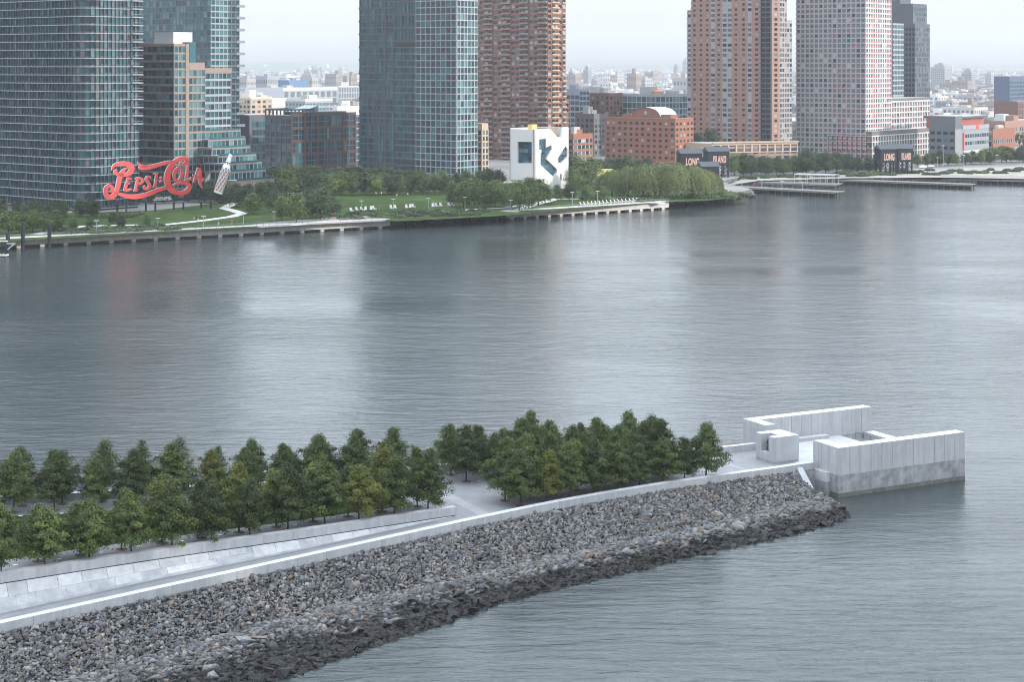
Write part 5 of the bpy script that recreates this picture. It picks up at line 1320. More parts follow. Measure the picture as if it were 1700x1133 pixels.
LET = {
 'letter_p_large': [[(214, 270, 4), (240, 222, 28), (285, 205, 42), (345, 197, 46), (400, 212, 55), (428, 250, 60), (405, 296, 52), (355, 318, 36), (300, 312, 34), (262, 300, 38), (255, 278, 28), (275, 262, 16)],
                    [(385, 243, 8), (350, 262, 26), (322, 300, 46), (300, 360, 50), (285, 430, 48), (262, 500, 48), (225, 545, 50), (182, 548, 50), (156, 505, 46), (160, 455, 44), (196, 430, 38), (226, 452, 32), (222, 484, 26), (200, 492, 18)]],
 'underline_swash': [[(245, 505, 14), (310, 520, 34), (400, 543, 46), (490, 543, 50), (590, 520, 46), (690, 480, 42), (770, 455, 36), (830, 435, 26)]],
 'letter_e': [[(388, 352, 10), (375, 400, 30), (362, 450, 30), (350, 486, 18)], [(372, 356, 22), (405, 352, 20), (424, 366, 14)], [(368, 415, 18), (395, 410, 16), (410, 408, 14)], [(350, 482, 22), (390, 478, 22), (424, 462, 14)]],
 'letter_p_small': [[(490, 350, 14), (482, 400, 28), (470, 450, 26), (460, 484, 18)], [(462, 360, 14), (500, 350, 24), (535, 362, 26), (538, 392, 26), (510, 412, 20), (485, 410, 14)], [(444, 486, 10), (465, 484, 16), (486, 484, 10)]],
 'letter_s': [[(628, 352, 14), (618, 336, 18), (590, 340, 26), (578, 366, 28), (600, 398, 30), (616, 430, 30), (596, 462, 26), (566, 464, 22), (556, 444, 20), (572, 432, 14)]],
 'letter_i': [[(690, 304, 22), (682, 350, 26), (676, 400, 26), (668, 440, 22)], [(656, 306, 10), (680, 300, 14), (698, 296, 10)], [(648, 446, 10), (670, 442, 14), (690, 438, 10)]],
 'colon_dot': [[(722, 352, 20), (745, 342, 22)], [(718, 392, 20), (742, 380, 22)]],
 'letter_c_large': [[(945, 176, 10), (935, 196, 20), (960, 208, 30), (996, 192, 46), (1000, 158, 44), (960, 142, 36), (905, 158, 40), (852, 205, 52), (815, 275, 62), (798, 350, 66), (808, 420, 62), (845, 475, 54), (905, 504, 44), (975, 500, 46), (1026, 462, 46), (1030, 425, 38), (985, 403, 28), (920, 403, 24), (860, 425, 20)]],
 'top_flourish': [[(870, 172, 10), (800, 184, 32), (720, 208, 38), (640, 230, 46), (575, 240, 50), (525, 245, 36), (500, 235, 22)], [(486, 176, 5), (510, 208, 18), (550, 224, 30), (600, 226, 20)]],
 'letter_o': [[(915, 240, 26), (882, 272, 30), (872, 326, 32), (890, 372, 26), (922, 372, 26), (946, 330, 30), (950, 276, 30), (930, 242, 24), (912, 240, 24)]],
 'letter_l': [[(1012, 236, 22), (1006, 290, 28), (996, 350, 28)], [(990, 238, 10), (1012, 233, 14), (1030, 230, 8)], [(978, 372, 16), (1010, 366, 22), (1040, 360, 20), (1050, 340, 12)]],
 'letter_a': [[(1118, 256, 18), (1104, 310, 26), (1088, 360, 26), (1074, 398, 18)], [(1108, 258, 20), (1136, 256, 26), (1140, 310, 34), (1140, 370, 36), (1146, 415, 26), (1166, 456, 5)], [(1066, 318, 12), (1100, 330, 18), (1140, 345, 18), (1186, 352, 12)], [(1186, 350, 8), (1168, 376, 18), (1140, 398, 10)], [(1140, 262, 10), (1160, 272, 6)]],
}
for nm, st_ in LET.items():
    mm = MB(); stroke_mesh(st_, mm); mm.build(nm, [RED, WEDGE], sign)
def sw(x, y, off): t, z = sgn(x, y); return SB0+dS_*t+nS*off+Vector((0, 0, z))
# support frame
fr = MB()
fr.bar(sw(225, 622, -.3), sw(1385, 556, -.3), .28); fr.bar(sw(225, 610, -1.3), sw(1385, 546, -1.3), .2)
fr.build('base_beam', STEEL, sign)
for x in (325, 380, 625, 683, 918, 976, 1206, 1262):
    zt_ = sgn(x, 610)[1]; yb = 5; t = sgn(x, 600)[0]; back = -.3 if x in (380, 683, 976, 1262) else -4.0
    mm = MB(); p = SB0+dS_*t+nS*back; mm.bar(p+Vector((0, 0, 2.9)), p+Vector((0, 0, zt_)), .42, n=4); mm.build('post', STEEL, sign)
lt = MB()
for x in range(240, 1400, 72):
    y0 = 620-(x-230)*.056
    top = 190 if x < 450 else (330 if x < 800 else 170 if x < 1060 else 300)
    lt.bar(sw(x, y0, -.5), sw(x, top+20, -.5), .07); lt.bar(sw(x, y0, -3.2), sw(x, top+60, -.6), .06)
    lt.bar(sw(x, y0, -.5), sw(x+72, y0-110, -.5), .05)
for y in (500, 400, 310):
    lt.bar(sw(230, y+20, -.5), sw(1200, y-30, -.5), .06)
lt.build('lattice', STEEL, sign)
def text_mesh(txt, size, ext, m_, name, M, parent, bold=.02):
    cu = bpy.data.curves.new(name, 'FONT'); cu.body = txt; cu.size = size; cu.extrude = ext; cu.offset = bold*size; cu.align_x = 'CENTER'; cu.space_character = 1.12
    o = bpy.data.objects.new(name, cu); C.objects.link(o); bpy.context.view_layer.update()
    me = bpy.data.meshes.new_from_object(o.evaluated_get(bpy.context.evaluated_depsgraph_get())); bpy.data.objects.remove(o); me.materials.clear(); me.materials.append(m_)
    q = link(name, me, parent); q.matrix_world = M; return q
SM = Matrix.Identity(4); SM.col[0][:3] = dS_; SM.col[1][:3] = (0, 0, 1); SM.col[2][:3] = nS
for txt, y in (('TRADE MARK', 566), ('REG. U.S. PAT. OFF.', 584)):
    M = SM.copy(); M.col[3][:3] = sw(756, y, .1); text_mesh(txt, .95 if y < 570 else .8, .08, WHT, 'lettering', M, sign, .03)
# bottle sign
bt = thing('bottle_sign', 'tall tilted cola bottle sign with swirled stripes beside the red script', 'sign')
b0, b1 = sw(1327, 512, .4), sw(1463, 100, .4); ax = (b1-b0); Lb = ax.length; ax.normalize(); sx_ = ax.cross(nS).normalized()
prof = [(0, .72), (.02, .95), (.06, 1.0), (.30, .98), (.46, 1.0), (.58, .98), (.66, .86), (.74, .66), (.82, .47), (.90, .38), (.955, .36), (.958, .44), (1.0, .44), (1.0, 0.05)]
Rb = 1.95
def swirl_mat():
    m = bpy.data.materials.new('bottle_swirl'); m.use_nodes = True; n, l = m.node_tree.nodes, m.node_tree.links; b = n['Principled BSDF']; b.inputs['Roughness'].default_value = .4
    a = n.new('ShaderNodeAttribute'); a.attribute_name = 'tone'; l.new(a.outputs['Color'], b.inputs['Base Color']); return m
vs, fs, cl = [], [], []; NB, NA = 48, 28
for k in range(NB+1):
    f = k/NB; r = float(np.interp(f, [p[0] for p in prof], [p[1] for p in prof]))*Rb
    for i in range(NA):
        t = 2*math.pi*i/NA; vs.append(b0+ax*Lb*f+sx_*math.cos(t)*r+nS*math.sin(t)*r*.45)
for k in range(NB):
    f = (k+.5)/NB
    for i in range(NA):
        fs.append((k*NA+i, k*NA+(i+1) % NA, (k+1)*NA+(i+1) % NA, (k+1)*NA+i)); t = i/NA
        if f < .05 or f > .80: c = (.68, .69, .70)
        elif f < .60: c = (.20, .125, .115) if ((t*9+f*4) % 1) < .62 else (.50, .47, .46)
        elif f < .655: c = (.05, .10, .30) if (t*8) % 1 < .55 else (.66, .67, .70)
        elif f < .72: c = (.66, .67, .70)
        elif f < .775: c = (.50, .06, .06) if (t*9) % 1 < .7 else (.66, .67, .7)
        else: c = (.03, .03, .04)
        cl.append(c)
fs += [tuple(range(NA-1, -1, -1)), tuple(range(NB*NA, NB*NA+NA))]; cl += [(.68, .69, .7)]*2
me = bpy.data.meshes.new('bottle'); me.from_pydata([tuple(v) for v in vs], [], fs); me.materials.append(swirl_mat()); color_attr(me, cl); link('bottle', me, bt)
mm = MB()
for x in (1300, 1345): mm.bar(sw(x, 556, -.5), sw(x+75, 300, -.5), .12)
mm.bar(sw(1290, 556, -.5), sw(1380, 556, -.5), .12); mm.build('bracket', STEEL, bt)

# ================================================================== GANTRIES
SALM = mat('gantry_lettering', (0.46, 0.29, 0.23), .6); ROOFS = mat('gantry_roof', (.035, .042, .052), .7, var=.1, vscale=.5)
def gantry(label, x0, x1, ytop, ybase, text, tw_=.5, Yoff=0, low=False):
    p0 = at(x0, ybase, GZ); dG = Vector((math.cos(R(14)), math.sin(R(14)), 0)); M = mframe(p0-Vector((0, 0, GZ)), dG)
    L_ = along(Vector((p0.x, p0.y, 0)), dG, x1); h = zat(ytop, p0.y); o = thing('gantry_crane', label, 'gantry')
    def put(nm, m_, q): mm = MB(); mm.add([M @ Vector(v) for v in q.v], q.f); return mm.build(nm, m_, o)
    W_ = 7.0; hb = h-(9.0 if not low else 5.5); e = h-2.2
    q = MB(); q.abox(0, L_, 0, W_, hb, e); mh = put('machine_house', STEEL, q)
    q = MB(); q.add([(-.5, -.5, e), (L_+.5, -.5, e), (L_+.5, W_/2, h), (-.5, W_/2, h), (-.5, W_+.5, e), (L_+.5, W_+.5, e)], [(0, 1, 2, 3), (3, 2, 5, 4), (0, 3, 4), (1, 5, 2), (0, 4, 5, 1)]); put('gable_roof', ROOFS, q)
    for x in (.5, L_*.33, L_*.66, L_-.5):
        for y in (.5, W_-.5):
            q = MB(); q.bar((x, y, 0), (x, y, hb), .42); put('leg', STEEL, q)
    q = MB(); nz = max(2, int(hb/4.5))
    for k in range(nz):
        z0_, z1_ = 2.0+(hb-2.0)*k/nz, 2.0+(hb-2.0)*(k+1)/nz
        for y in (.5, W_-.5):
            for xa, xb in ((.5, L_*.33), (L_*.66, L_-.5)):
                q.bar((xa, y, z0_), (xb, y, z1_), .16); q.bar((xb, y, z0_), (xa, y, z1_), .16)
            q.bar((.5, y, z1_), (L_-.5, y, z1_), .18)
    put('bracing', STEEL, q)
    if text:
        Mt = M @ Matrix(((1, 0, 0, L_*.53), (0, 0, -1, -.12), (0, 1, 0, hb+1.3), (0, 0, 0, 1)))
        tq = text_mesh(text, 4.6, .08, SALM, 'lettering', Mt, mh, .035)
        wtx = max(v.co.x for v in tq.data.vertices)-min(v.co.x for v in tq.data.vertices); tq.matrix_world = Mt @ Matrix.Diagonal((L_*.62/wtx, 1, 1, 1))
    return o
gantry('black gantry house reading LONG, behind the willows', 1131, 1166, 247.5, 298, 'LONG')
gantry('black gantry house reading ISLAND, just right of the LONG one', 1176, 1211, 244, 295, 'ISLAND')
gantry('small low black gantry cabin below the LONG ISLAND gantries', 1166, 1194, 269, 303, None, low=True)
gantry('distant black gantry house reading LONG at the right', 1462, 1489, 240.5, 290, 'LONG')
gantry('distant black gantry house reading ISLAND at the right', 1491, 1516, 239.5, 289, 'ISLAND')

# ================================================================== FAR TREES
def park_tree(k, H=10., W=8., nl=2600, cb=2.2):
    r = np.random.default_rng(900+k); tr = MB(); tr.bar((0, 0, -.5), (0, 0, cb+1.5), .24, n=6, r2=.16)
    pos, nrm, size, tone = [], [], [], []
    for i in range(30):
        u_ = r.random(); az = i*2.4+r.normal(0, .3); f = (i+.5)/30
        z = cb+(H-cb)*f; rad = W/2*math.sin(math.pi*min(1, .12+.88*f)**.85)**.75*r.uniform(.45, .95)
        c = np.array([math.cos(az)*rad, math.sin(az)*rad, z-.4]); tr.bar((0, 0, cb+(z-cb)*.4), tuple(c), .09, n=4, r2=.03)
        m_ = int(nl/30*r.uniform(.6, 1.4)); sg = W*.10*r.uniform(.8, 1.35)
        pp = c+r.normal(0, 1, (m_, 3))*np.array([sg, sg, sg*.7]); pos.append(pp)
        out = pp-np.array([0, 0, H*.45]); nrm.append(out/np.linalg.norm(out, axis=1, keepdims=True)+r.normal(0, .45, (m_, 3))); size.append(r.uniform(.35, .75, m_)); tone.append(np.clip(r.normal(.3+.4*r.random(), .22, m_), 0, 1))
    return tr.mesh('trunk', BARK), leaves_mesh('crown', np.concatenate(pos), np.concatenate(nrm), np.concatenate(size), np.concatenate(tone), LEAF_F, r)
PT = [park_tree(k, 10., [8, 9, 7.2, 8.6, 6.5][k]) for k in range(5)]
def willow(k, H=13., W=15.):
    r = np.random.default_rng(950+k); tr = MB(); tr.bar((0, 0, -.5), (0, 0, 5), .5, n=7, r2=.3)
    pos, nrm, size, tone = [], [], [], []
    for i in range(760):
        az = r.uniform(0, 6.283); q = math.sqrt(r.random()); rad = W/2*q; ztop = H*(1-.42*q**2.2)+r.normal(0, .4); ln = (1.5+5.0*q)*r.uniform(.6, 1.1); n_ = int(10+ln*3.2)
        if i % 40 == 0: tr.bar((0, 0, 4), (math.cos(az)*rad*.8, math.sin(az)*rad*.8, ztop-.6), .16, n=4, r2=.05)
        t = r.random(n_); lobes = 1+.12*math.sin(az*3+k)
        pp = np.stack([math.cos(az)*(rad*lobes+.5*t), math.sin(az)*(rad*lobes+.5*t), np.maximum(ztop-ln*t, .6+1.2*r.random())], 1)+r.normal(0, .22, (n_, 3)); pos.append(pp)
        nrm.append(np.tile([math.cos(az), math.sin(az), .9-.5*q], (n_, 1))+r.normal(0, .35, (n_, 3))); size.append(r.uniform(.35, .75, n_)); tone.append(np.clip(r.normal(.25+.5*r.random(), .15, n_)-.25*t+.1, 0, 1))
    return tr.mesh('trunk', BARK), leaves_mesh('crown', np.concatenate(pos), np.concatenate(nrm), np.concatenate(size), np.concatenate(tone), LEAF_W, r, .55)
WL = [willow(k) for k in range(3)]
def shrub(k):
    r = np.random.default_rng(970+k); n_ = 420; v = r.normal(size=(n_, 3)); v /= np.linalg.norm(v, axis=1, keepdims=True); v[:, 2] = np.abs(v[:, 2]); pp = v*np.array([1.0, 1.0, .8])*r.uniform(.55, 1.0, (n_, 1))
    tr = MB()
    for i in range(4): a = i*1.6; tr.bar((0, 0, -.1), (math.cos(a)*.5, math.sin(a)*.5, .5), .05, n=4, r2=.02)
    return tr.mesh('stem', BARK), leaves_mesh('foliage', pp, v+r.normal(0, .4, (n_, 3)), r.uniform(.16, .34, n_), np.clip(r.normal(.4, .25, n_), 0, 1), LEAF_F, r)
SH = [shrub(k) for k in range(3)]
def belt(where, items, name='park_tree', meshes=PT, cat='tree', base_h=10., leafs=(None, None, LEAF_F2), wsc=(.95, 1.3)):
    """items: (x, base row, top row) in photo pixels, left to right"""
    for i, (x, yb, yt) in enumerate(items):
        p = at(x, yb, GZ); h = max(1.5, (yb-yt)*p.y/FP); ms = meshes[(i*3+len(where)) % len(meshes)]
        o = thing(name, f'{ordw(i)} from the left of the {where}', cat, p, random.uniform(0, 6.28), where)
        k = h/base_h; w_ = k*random.uniform(*wsc); o.scale = (w_, w_, k)
        a, b_ = ('stem', 'foliage') if cat == 'shrub' else ('trunk', 'crown')
        link(a, ms[0], o); c = link(b_, ms[1], o); lm = random.choice(leafs)
        if lm is not None: c.material_slots[0].link = 'OBJECT'; c.material_slots[0].material = lm
def rowi(x0, x1, n, yb, yt, j=3.0, yb1=None, yt1=None):
    yb1 = yb if yb1 is None else yb1; yt1 = yt if yt1 is None else yt1
    return [(x0+(x1-x0)*i/max(1, n-1)+random.uniform(-j, j), yb+(yb1-yb)*i/max(1, n-1)+random.uniform(-1, 1), yt+(yt1-yt)*i/max(1, n-1)+random.uniform(-j, j)) for i in range(n)]
DK = (None,); 
belt('dark trees at the foot of the rounded glass tower', rowi(4, 150, 8, 366, 334, 3, 360, 330), leafs=DK)
belt('light green trees behind the mooring piles', rowi(12, 92, 5, 389, 350, 3, 383, 352), leafs=(LEAF_F2,))
belt('small spreading trees below the script sign', [(122, 383, 362), (150, 380, 361), (201, 379, 358), (243, 377.5, 356), (188, 372, 352)], leafs=(None, LEAF_F2))
belt('dark trees behind the script sign posts', rowi(195, 330, 8, 342, 322, 4, 335, 312), leafs=DK)
belt('tall trees below the bottle sign', [(332, 336, 300), (350, 337, 298), (370, 338, 306), (392, 344, 305), (412, 344, 306), (432, 340, 303), (448, 334, 300)], leafs=DK)
belt('dark trees left of the plaza', [(420, 356, 322), (455, 351, 318), (468, 366, 327), (492, 369, 322), (515, 362, 313), (532, 365, 314), (548, 358, 326)], leafs=(None, None, LEAF_F2))
belt('dark trees along the brick loft building', rowi(462, 700, 15, 318, 277, 4, 316, 281), leafs=DK)
belt('trees along the back of the big lawn', rowi(475, 740, 15, 326, 286, 4, 322, 290), leafs=(None, None, LEAF_F2))
belt('trees at the foot of the grid tower', rowi(700, 830, 8, 318, 287, 4, 312, 283), leafs=(None, LEAF_F2))
belt('bright trees right of the big lawn', [(752, 342, 304), (770, 345, 301), (788, 340, 298), (805, 346, 302), (822, 343, 300), (838, 338, 305)], leafs=(LEAF_F2,))
belt('trees before the library pavilion', [(848, 345, 304), (862, 350, 300), (878, 347, 296), (894, 341, 297), (905, 338, 305)], leafs=(None, LEAF_F2))
belt('trees beside the library south wall', [(948, 310, 257), (968, 313, 268), (955, 316, 282), (982, 303, 262), (925, 334, 307), (945, 333, 306), (973, 331, 308), (1000, 330, 309)], leafs=(None, LEAF_F2))
belt('dark trees before the arched brick building', rowi(996, 1075, 6, 293, 262, 3), leafs=DK)
belt('weeping willows by the water', [(1016, 327, 284), (1042, 326, 278), (1068, 329, 275), (1096, 327, 272), (1124, 329, 273), (1150, 326, 276), (1172, 325, 284)], 'weeping_willow', WL, base_h=13., leafs=(None,), wsc=(1.0, 1.25))
belt('big trees right of the gantries', rowi(1222, 1330, 9, 292, 258, 3, 290, 262), leafs=(None, LEAF_F2))
belt('big trees below the red accent tower', rowi(1336, 1456, 8, 290, 250, 3, 286, 262), leafs=DK)
belt('courtyard trees at the foot of the pink brick tower', [(1153, 262, 222), (1180, 265, 216), (1195, 262, 222)], leafs=DK)
belt('street trees before the grey school', rowi(1524, 1640, 10, 276, 254, 3, 272, 252))
belt('trees at the right edge behind the piers', rowi(1640, 1698, 7, 270, 243, 4))
belt('roof garden trees on the white podium', [], leafs=DK)
def shrubs(where, x0, x1, n, y0, y1, dy, h=(3, 7)):
    it = [(x0+(x1-x0)*i/max(1, n-1)+random.uniform(-3, 3), y0+(y1-y0)*i/max(1, n-1)+random.uniform(-dy, dy)) for i in range(n)]
    belt(where, [(x, y, y-random.uniform(*h)) for x, y in it], 'shrub', SH, 'shrub', .8, (None, LEAF_F2, None), (1.0, 1.9))
shrubs('low shrubs along the left of the promenade', 100, 285, 20, 387, 379, 3)
shrubs('low shrubs in the band below the sunbathing lawn', 575, 800, 30, 360, 353, 4)
shrubs('low shrubs on the bank before the willows', 1010, 1238, 34, 334, 326, 2.5)
shrubs('low shrubs at the foot of the rounded glass tower', 160, 230, 9, 362, 358, 2)
shrubs('low shrubs right of the library lawn', 975, 1060, 12, 330, 334, 2)
shrubs('low shrubs on the waterfront lot', 1400, 1700, 34, 290, 284, 4, (3, 6))
shrubs('low shrubs below the gantries', 1236, 1450, 20, 296, 290, 2)

# riprap along the far bank: low boulders at the waterline
fb = thing('bank_boulders', 'line of grey boulders along the far bank at the foot of the willow lawn', 'boulders')
def bank(pa, pb, n):
    VV, FF, TC = [], [], []; off = 0
    for i in range(n):
        t = random.random(); p = at(pa[0]+(pb[0]-pa[0])*t, pa[1]+(pb[1]-pa[1])*t, 0)+Vector((random.uniform(-1, 1), random.uniform(-1.2, 2.2), 0)); p.z = random.uniform(.1, 1.6); M = rock_mats(p, random.uniform(1.2, 2.8), 2); v_, f_ = PROTO[i % 14]
        VV.append(v_ @ np.array(M).T+np.array(p)); FF.append(f_+off); off += len(v_); tn_ = random.uniform(.3, 1); TC.append(np.tile([[tn_]*3], (len(f_), 1)))
    me = fast_mesh('boulders', np.concatenate(VV), np.concatenate(FF), ROCK_A); color_attr(me, np.concatenate(TC)); link('boulders', me, fb, kind='stuff')
bank((1106, 344), (1250, 327), 260); bank((650, 374), (838, 363), 300); bank((1250, 325), (1200, 311), 60)

# ================================================================== SMALL THINGS
LAMPM = mat('lamp_metal', (.30, .32, .33), .5)
def lamp(i, x, yb, yt, where):
    p = at(x, yb, GZ); h = (yb-yt)*p.y/FP; o = thing('lamp_post', f'slim grey lamp post, {ordw(i)} from the left {where}', 'lamp post', p, 0, 'park lamp posts')
    q = MB(); q.bar((0, 0, 0), (0, 0, h), .11, n=6, r2=.08); q.build('pole', LAMPM, o); q = MB(); q.box((0, 0, h+.08), (.75, 0, 0), (0, .35, 0), (0, 0, .09)); q.build('lamp_head', WHT, o)
for i, (x, yb, yt) in enumerate([(160, 387, 367), (262, 381.5, 363), (338, 377, 360), (404, 374, 356), (455, 368, 352), (553, 356, 338), (600, 352, 334), (653, 350, 331), (711, 348, 330), (772, 346, 328), (848, 352, 333)]): lamp(i, x, yb, yt, 'in the lawn park')
for i, (x, yb, yt) in enumerate([(950, 341, 320), (992, 337, 318), (1202, 307, 299), (1231, 309, 299), (1264, 311, 300), (1298, 313, 301), (1332, 314, 303), (1556, 282, 262), (1566, 276, 242), (1600, 280, 258), (1655, 282, 258)]): lamp(i, x, yb, yt, 'from the library to the right edge')
# sun loungers (slatted deck chairs)
WOODW = mat('white_wood', (.45, .44, .42), .7)
def lounger_mesh():
    q = MB(); q.box((0, .1, .38), (.32, 0, 0), (0, .5, .06), (0, 0, .03)); q.box((0, .75, .78), (.32, 0, 0), (0, .22, .42), (0, -.02, .03))
    for x in (-.36, .36): q.box((x, .1, .58), (.07, 0, 0), (0, .5, 0), (0, 0, .025)); q.box((x, -.35, .29), (.04, 0, 0), (0, .04, 0), (0, 0, .29)); q.box((x, .6, .26), (.04, 0, 0), (0, .05, 0), (0, 0, .26))
    return q.mesh('deck_chair', WOODW)
LM = lounger_mesh()
chairs = [(584, 352), (594, 351), (602, 350.5), (607, 350), (616, 349.5), (622, 349), (650, 347.5), (656, 347), (675, 346.5), (681, 346), (687, 345.5), (719, 344.5), (725, 344), (732, 343.5), (746, 343), (752, 342.5)]
for i, (x, y) in enumerate(chairs): link('deck_chair', LM, None, at(x, y, GZ), (0, 0, random.uniform(-.3, .3)+R(20)), (1.3, 1.3, 1.25), label=f'white deck chair, {ordw(i)} from the left below the big lawn', category='deck chair', group='white deck chairs in the park')
for i in range(16):
    f = i/15; x = 968+(1062-968)*f; y = 342.5+(335-342.5)*f
    link('deck_chair', LM, None, at(x, y, GZ), (0, 0, R(70)), (1.4, 1.4, 1.3), label=f'white deck chair, {ordw(i)} from the left on the library promenade', category='deck chair', group='white deck chairs in the park')
# people: continuous standing figures
def person_mesh(k, top, leg, skin):
    bm = bmesh.new(); vs_ = {}
    J = {'pelvis': (0, 0, .95), 'chest': (0, 0, 1.35), 'neck': (0, 0, 1.5), 'head': (0, -.02, 1.66), 'crown': (0, -.02, 1.76), 'kl': (-.1, -.03+.1*(k % 2), .5), 'fl': (-.11, 0+.12*(k % 2), .04), 'kr': (.1, -.03, .5), 'fr': (.11, -.08, .04), 'el': (-.27, .02, 1.12), 'hl': (-.28, -.1, .88), 'er': (.27, .02, 1.12), 'hr': (.28, -.1, .88), 'sl': (-.17, 0, 1.4), 'sr': (.17, 0, 1.4)}
    rad = {'pelvis': .15, 'chest': .17, 'neck': .06, 'head': .1, 'crown': .07, 'kl': .07, 'fl': .05, 'kr': .07, 'fr': .05, 'el': .045, 'hl': .035, 'er': .045, 'hr': .035, 'sl': .06, 'sr': .06}
    for n_, c in J.items(): vs_[n_] = bm.verts.new(c)
    for a, b_ in (('pelvis', 'chest'), ('chest', 'neck'), ('neck', 'head'), ('head', 'crown'), ('pelvis', 'kl'), ('kl', 'fl'), ('pelvis', 'kr'), ('kr', 'fr'), ('chest', 'sl'), ('sl', 'el'), ('el', 'hl'), ('chest', 'sr'), ('sr', 'er'), ('er', 'hr')): bm.edges.new((vs_[a], vs_[b_]))
    me = bpy.data.meshes.new('person_skeleton'); bm.to_mesh(me); bm.free()
    o = bpy.data.objects.new('tmp', me); C.objects.link(o); sk_ = o.modifiers.new('s', 'SKIN'); su = o.modifiers.new('u', 'SUBSURF'); su.levels = 1
    for i, n_ in enumerate(J): me.skin_vertices[0].data[i].radius = (rad[n_], rad[n_]); me.skin_vertices[0].data[i].use_root = n_ == 'pelvis'
    bpy.context.view_layer.update()
    ev = bpy.data.meshes.new_from_object(o.evaluated_get(bpy.context.evaluated_depsgraph_get())); bpy.data.objects.remove(o); ev.materials.clear()
    for m_ in (top, leg, skin): ev.materials.append(m_)
    for p in ev.polygons:
        z = p.center.z; p.material_index = 2 if z > 1.52 or (abs(p.center.x) > .2 and z < 1.1) else (0 if z > .92 else 1)
    return ev
SKIN = mat('skin', (.38, .24, .17), .6); CLO = [mat('cloth_white', (.7, .7, .7), .8), mat('cloth_red', (.5, .06, .05), .8), mat('cloth_navy', (.03, .04, .09), .8), mat('cloth_orange', (.55, .16, .05), .8)]
PMS = [person_mesh(k, CLO[k], CLO[(k+2) % 4], SKIN) for k in range(4)]
CN = ['white', 'red', 'navy', 'orange']
ppl = [(322, 368, 3, 'on the curved path below the script sign'), (329, 367.5, 2, 'walking on the curved path below the script sign'), (157, 373.5, 0, 'on the path behind the promenade shrubs'), (501, 365, 0, 'beside the trees left of the plaza'), (556, 360, 3, 'on the brown plaza'), (624, 325.5, 0, 'at the back of the big lawn'), (633, 325.5, 0, 'right of another at the back of the big lawn'), (659, 326, 2, 'at the top of the big lawn'), (677, 327, 0, 'at the right top of the big lawn'), (630, 349, 1, 'among the deck chairs below the big lawn'), (687, 344, 1, 'behind the deck chairs below the big lawn'), (719, 340, 1, 'at the right of the big lawn'), (761, 341, 1, 'beside the bright green trees'), (1209, 322, 0, 'on the rocky point beyond the willows'), (1213, 322, 3, 'right on the rocky point beyond the willows'), (363, 374, 2, 'sitting near the promenade railing'), (385, 373.5, 1, 'by the promenade railing'), (1252, 309.5, 3, 'on the front timber pier')]
for i, (x, y, k, wh) in enumerate(ppl):
    zz = 2.3 if 'pier' in wh else GZ
    link('person', PMS[k], None, at(x, y, zz), (0, 0, random.uniform(0, 6)), (1.05, 1.05, 1.05), label=f'person in {CN[k]} top {wh}'.replace('sitting', 'standing'), category='person', group='people in the park')
# parked cars
def car_parts(c):
    q = MB(); prof = [(-2.2, .35), (-2.25, .75), (-1.5, .95), (-.9, 1.42), (.8, 1.45), (1.5, .98), (2.2, .85), (2.25, .4)]
    v = [(x, s_*.85*(1 if z < 1 else .82), z) for s_ in (-1, 1) for x, z in prof]; n = len(prof)
    q.add(v, [tuple(range(n)), tuple(range(2*n-1, n-1, -1))]+[(i, n+i, n+(i+1) % n, (i+1) % n) for i in range(n)])
    gl = MB(); gl.box((-.05, 0, 1.18), (.95, 0, 0), (0, .79, 0), (0, 0, .17))
    wh = MB(); wh.bar((0, -.12, 0), (0, .12, 0), .33, n=12)
    return q.mesh('body', c), gl.mesh('side_windows', G_BLACK), wh.mesh('wheel', mat('tyre', (.02, .02, .02), .8))
CARM = [mat('car_white', (.75, .75, .75), .3), mat('car_silver', (.35, .36, .38), .3), mat('car_black', (.02, .02, .025), .3)]
CP = [car_parts(c) for c in CARM]
q = MB(); q.bar((0, -.135, 0), (0, .135, 0), .2, n=10); RIM = q.mesh('rim', CARM[1])
cars = [(1221, 285, 0, 'white', 'right of the gantries'), (1232, 288, 1, 'silver', 'right of the gantries'), (1249, 284, 0, 'white', 'by the trees right of the gantries'), (1243, 289, 2, 'black', 'right of the gantries'), (1000, 296, 0, 'white', 'beside the yellow container'), (1008, 297, 0, 'white', 'right of another beside the yellow container'), (1016, 295.5, 1, 'silver', 'before the arched brick building'), (990, 299, 2, 'black', 'left of the yellow container'), (1532, 279, 0, 'white', 'below the gridded podium'), (1545, 278, 1, 'silver', 'below the gridded podium')]
for i, (x, y, k, cn, wh) in enumerate(cars):
    o = thing('parked_car', f'{cn} car parked {wh}', 'car', at(x, y, GZ+.03), R(20)+random.uniform(-.5, .5), 'parked cars')
    link('body', CP[k][0], o); link('side_windows', CP[k][1], o)
    for xx in (-1.4, 1.4):
        for yy in (-.78, .78): wo = link('wheel', CP[k][2], o, (xx, yy, .33)); link('rim', RIM, wo)
q = MB(); p = at(1002, 297, GZ); o = thing('yellow_container', 'yellow site container behind the white cars', 'container'); q.box(p+Vector((0, 4, 2.2)), (4.5, 0, 0), (0, 1.5, 0), (0, 0, 2.2)); q.build('body', mat('yellow_paint', (.55, .48, .12), .6), o)
q = MB()
for i in range(14): q.box(p+Vector((-4.2+.65*i, 2.46, 2.2)), (.1, 0, 0), (0, .05, 0), (0, 0, 2.1))
q.build('rib', MATS['yellow_paint'], o)

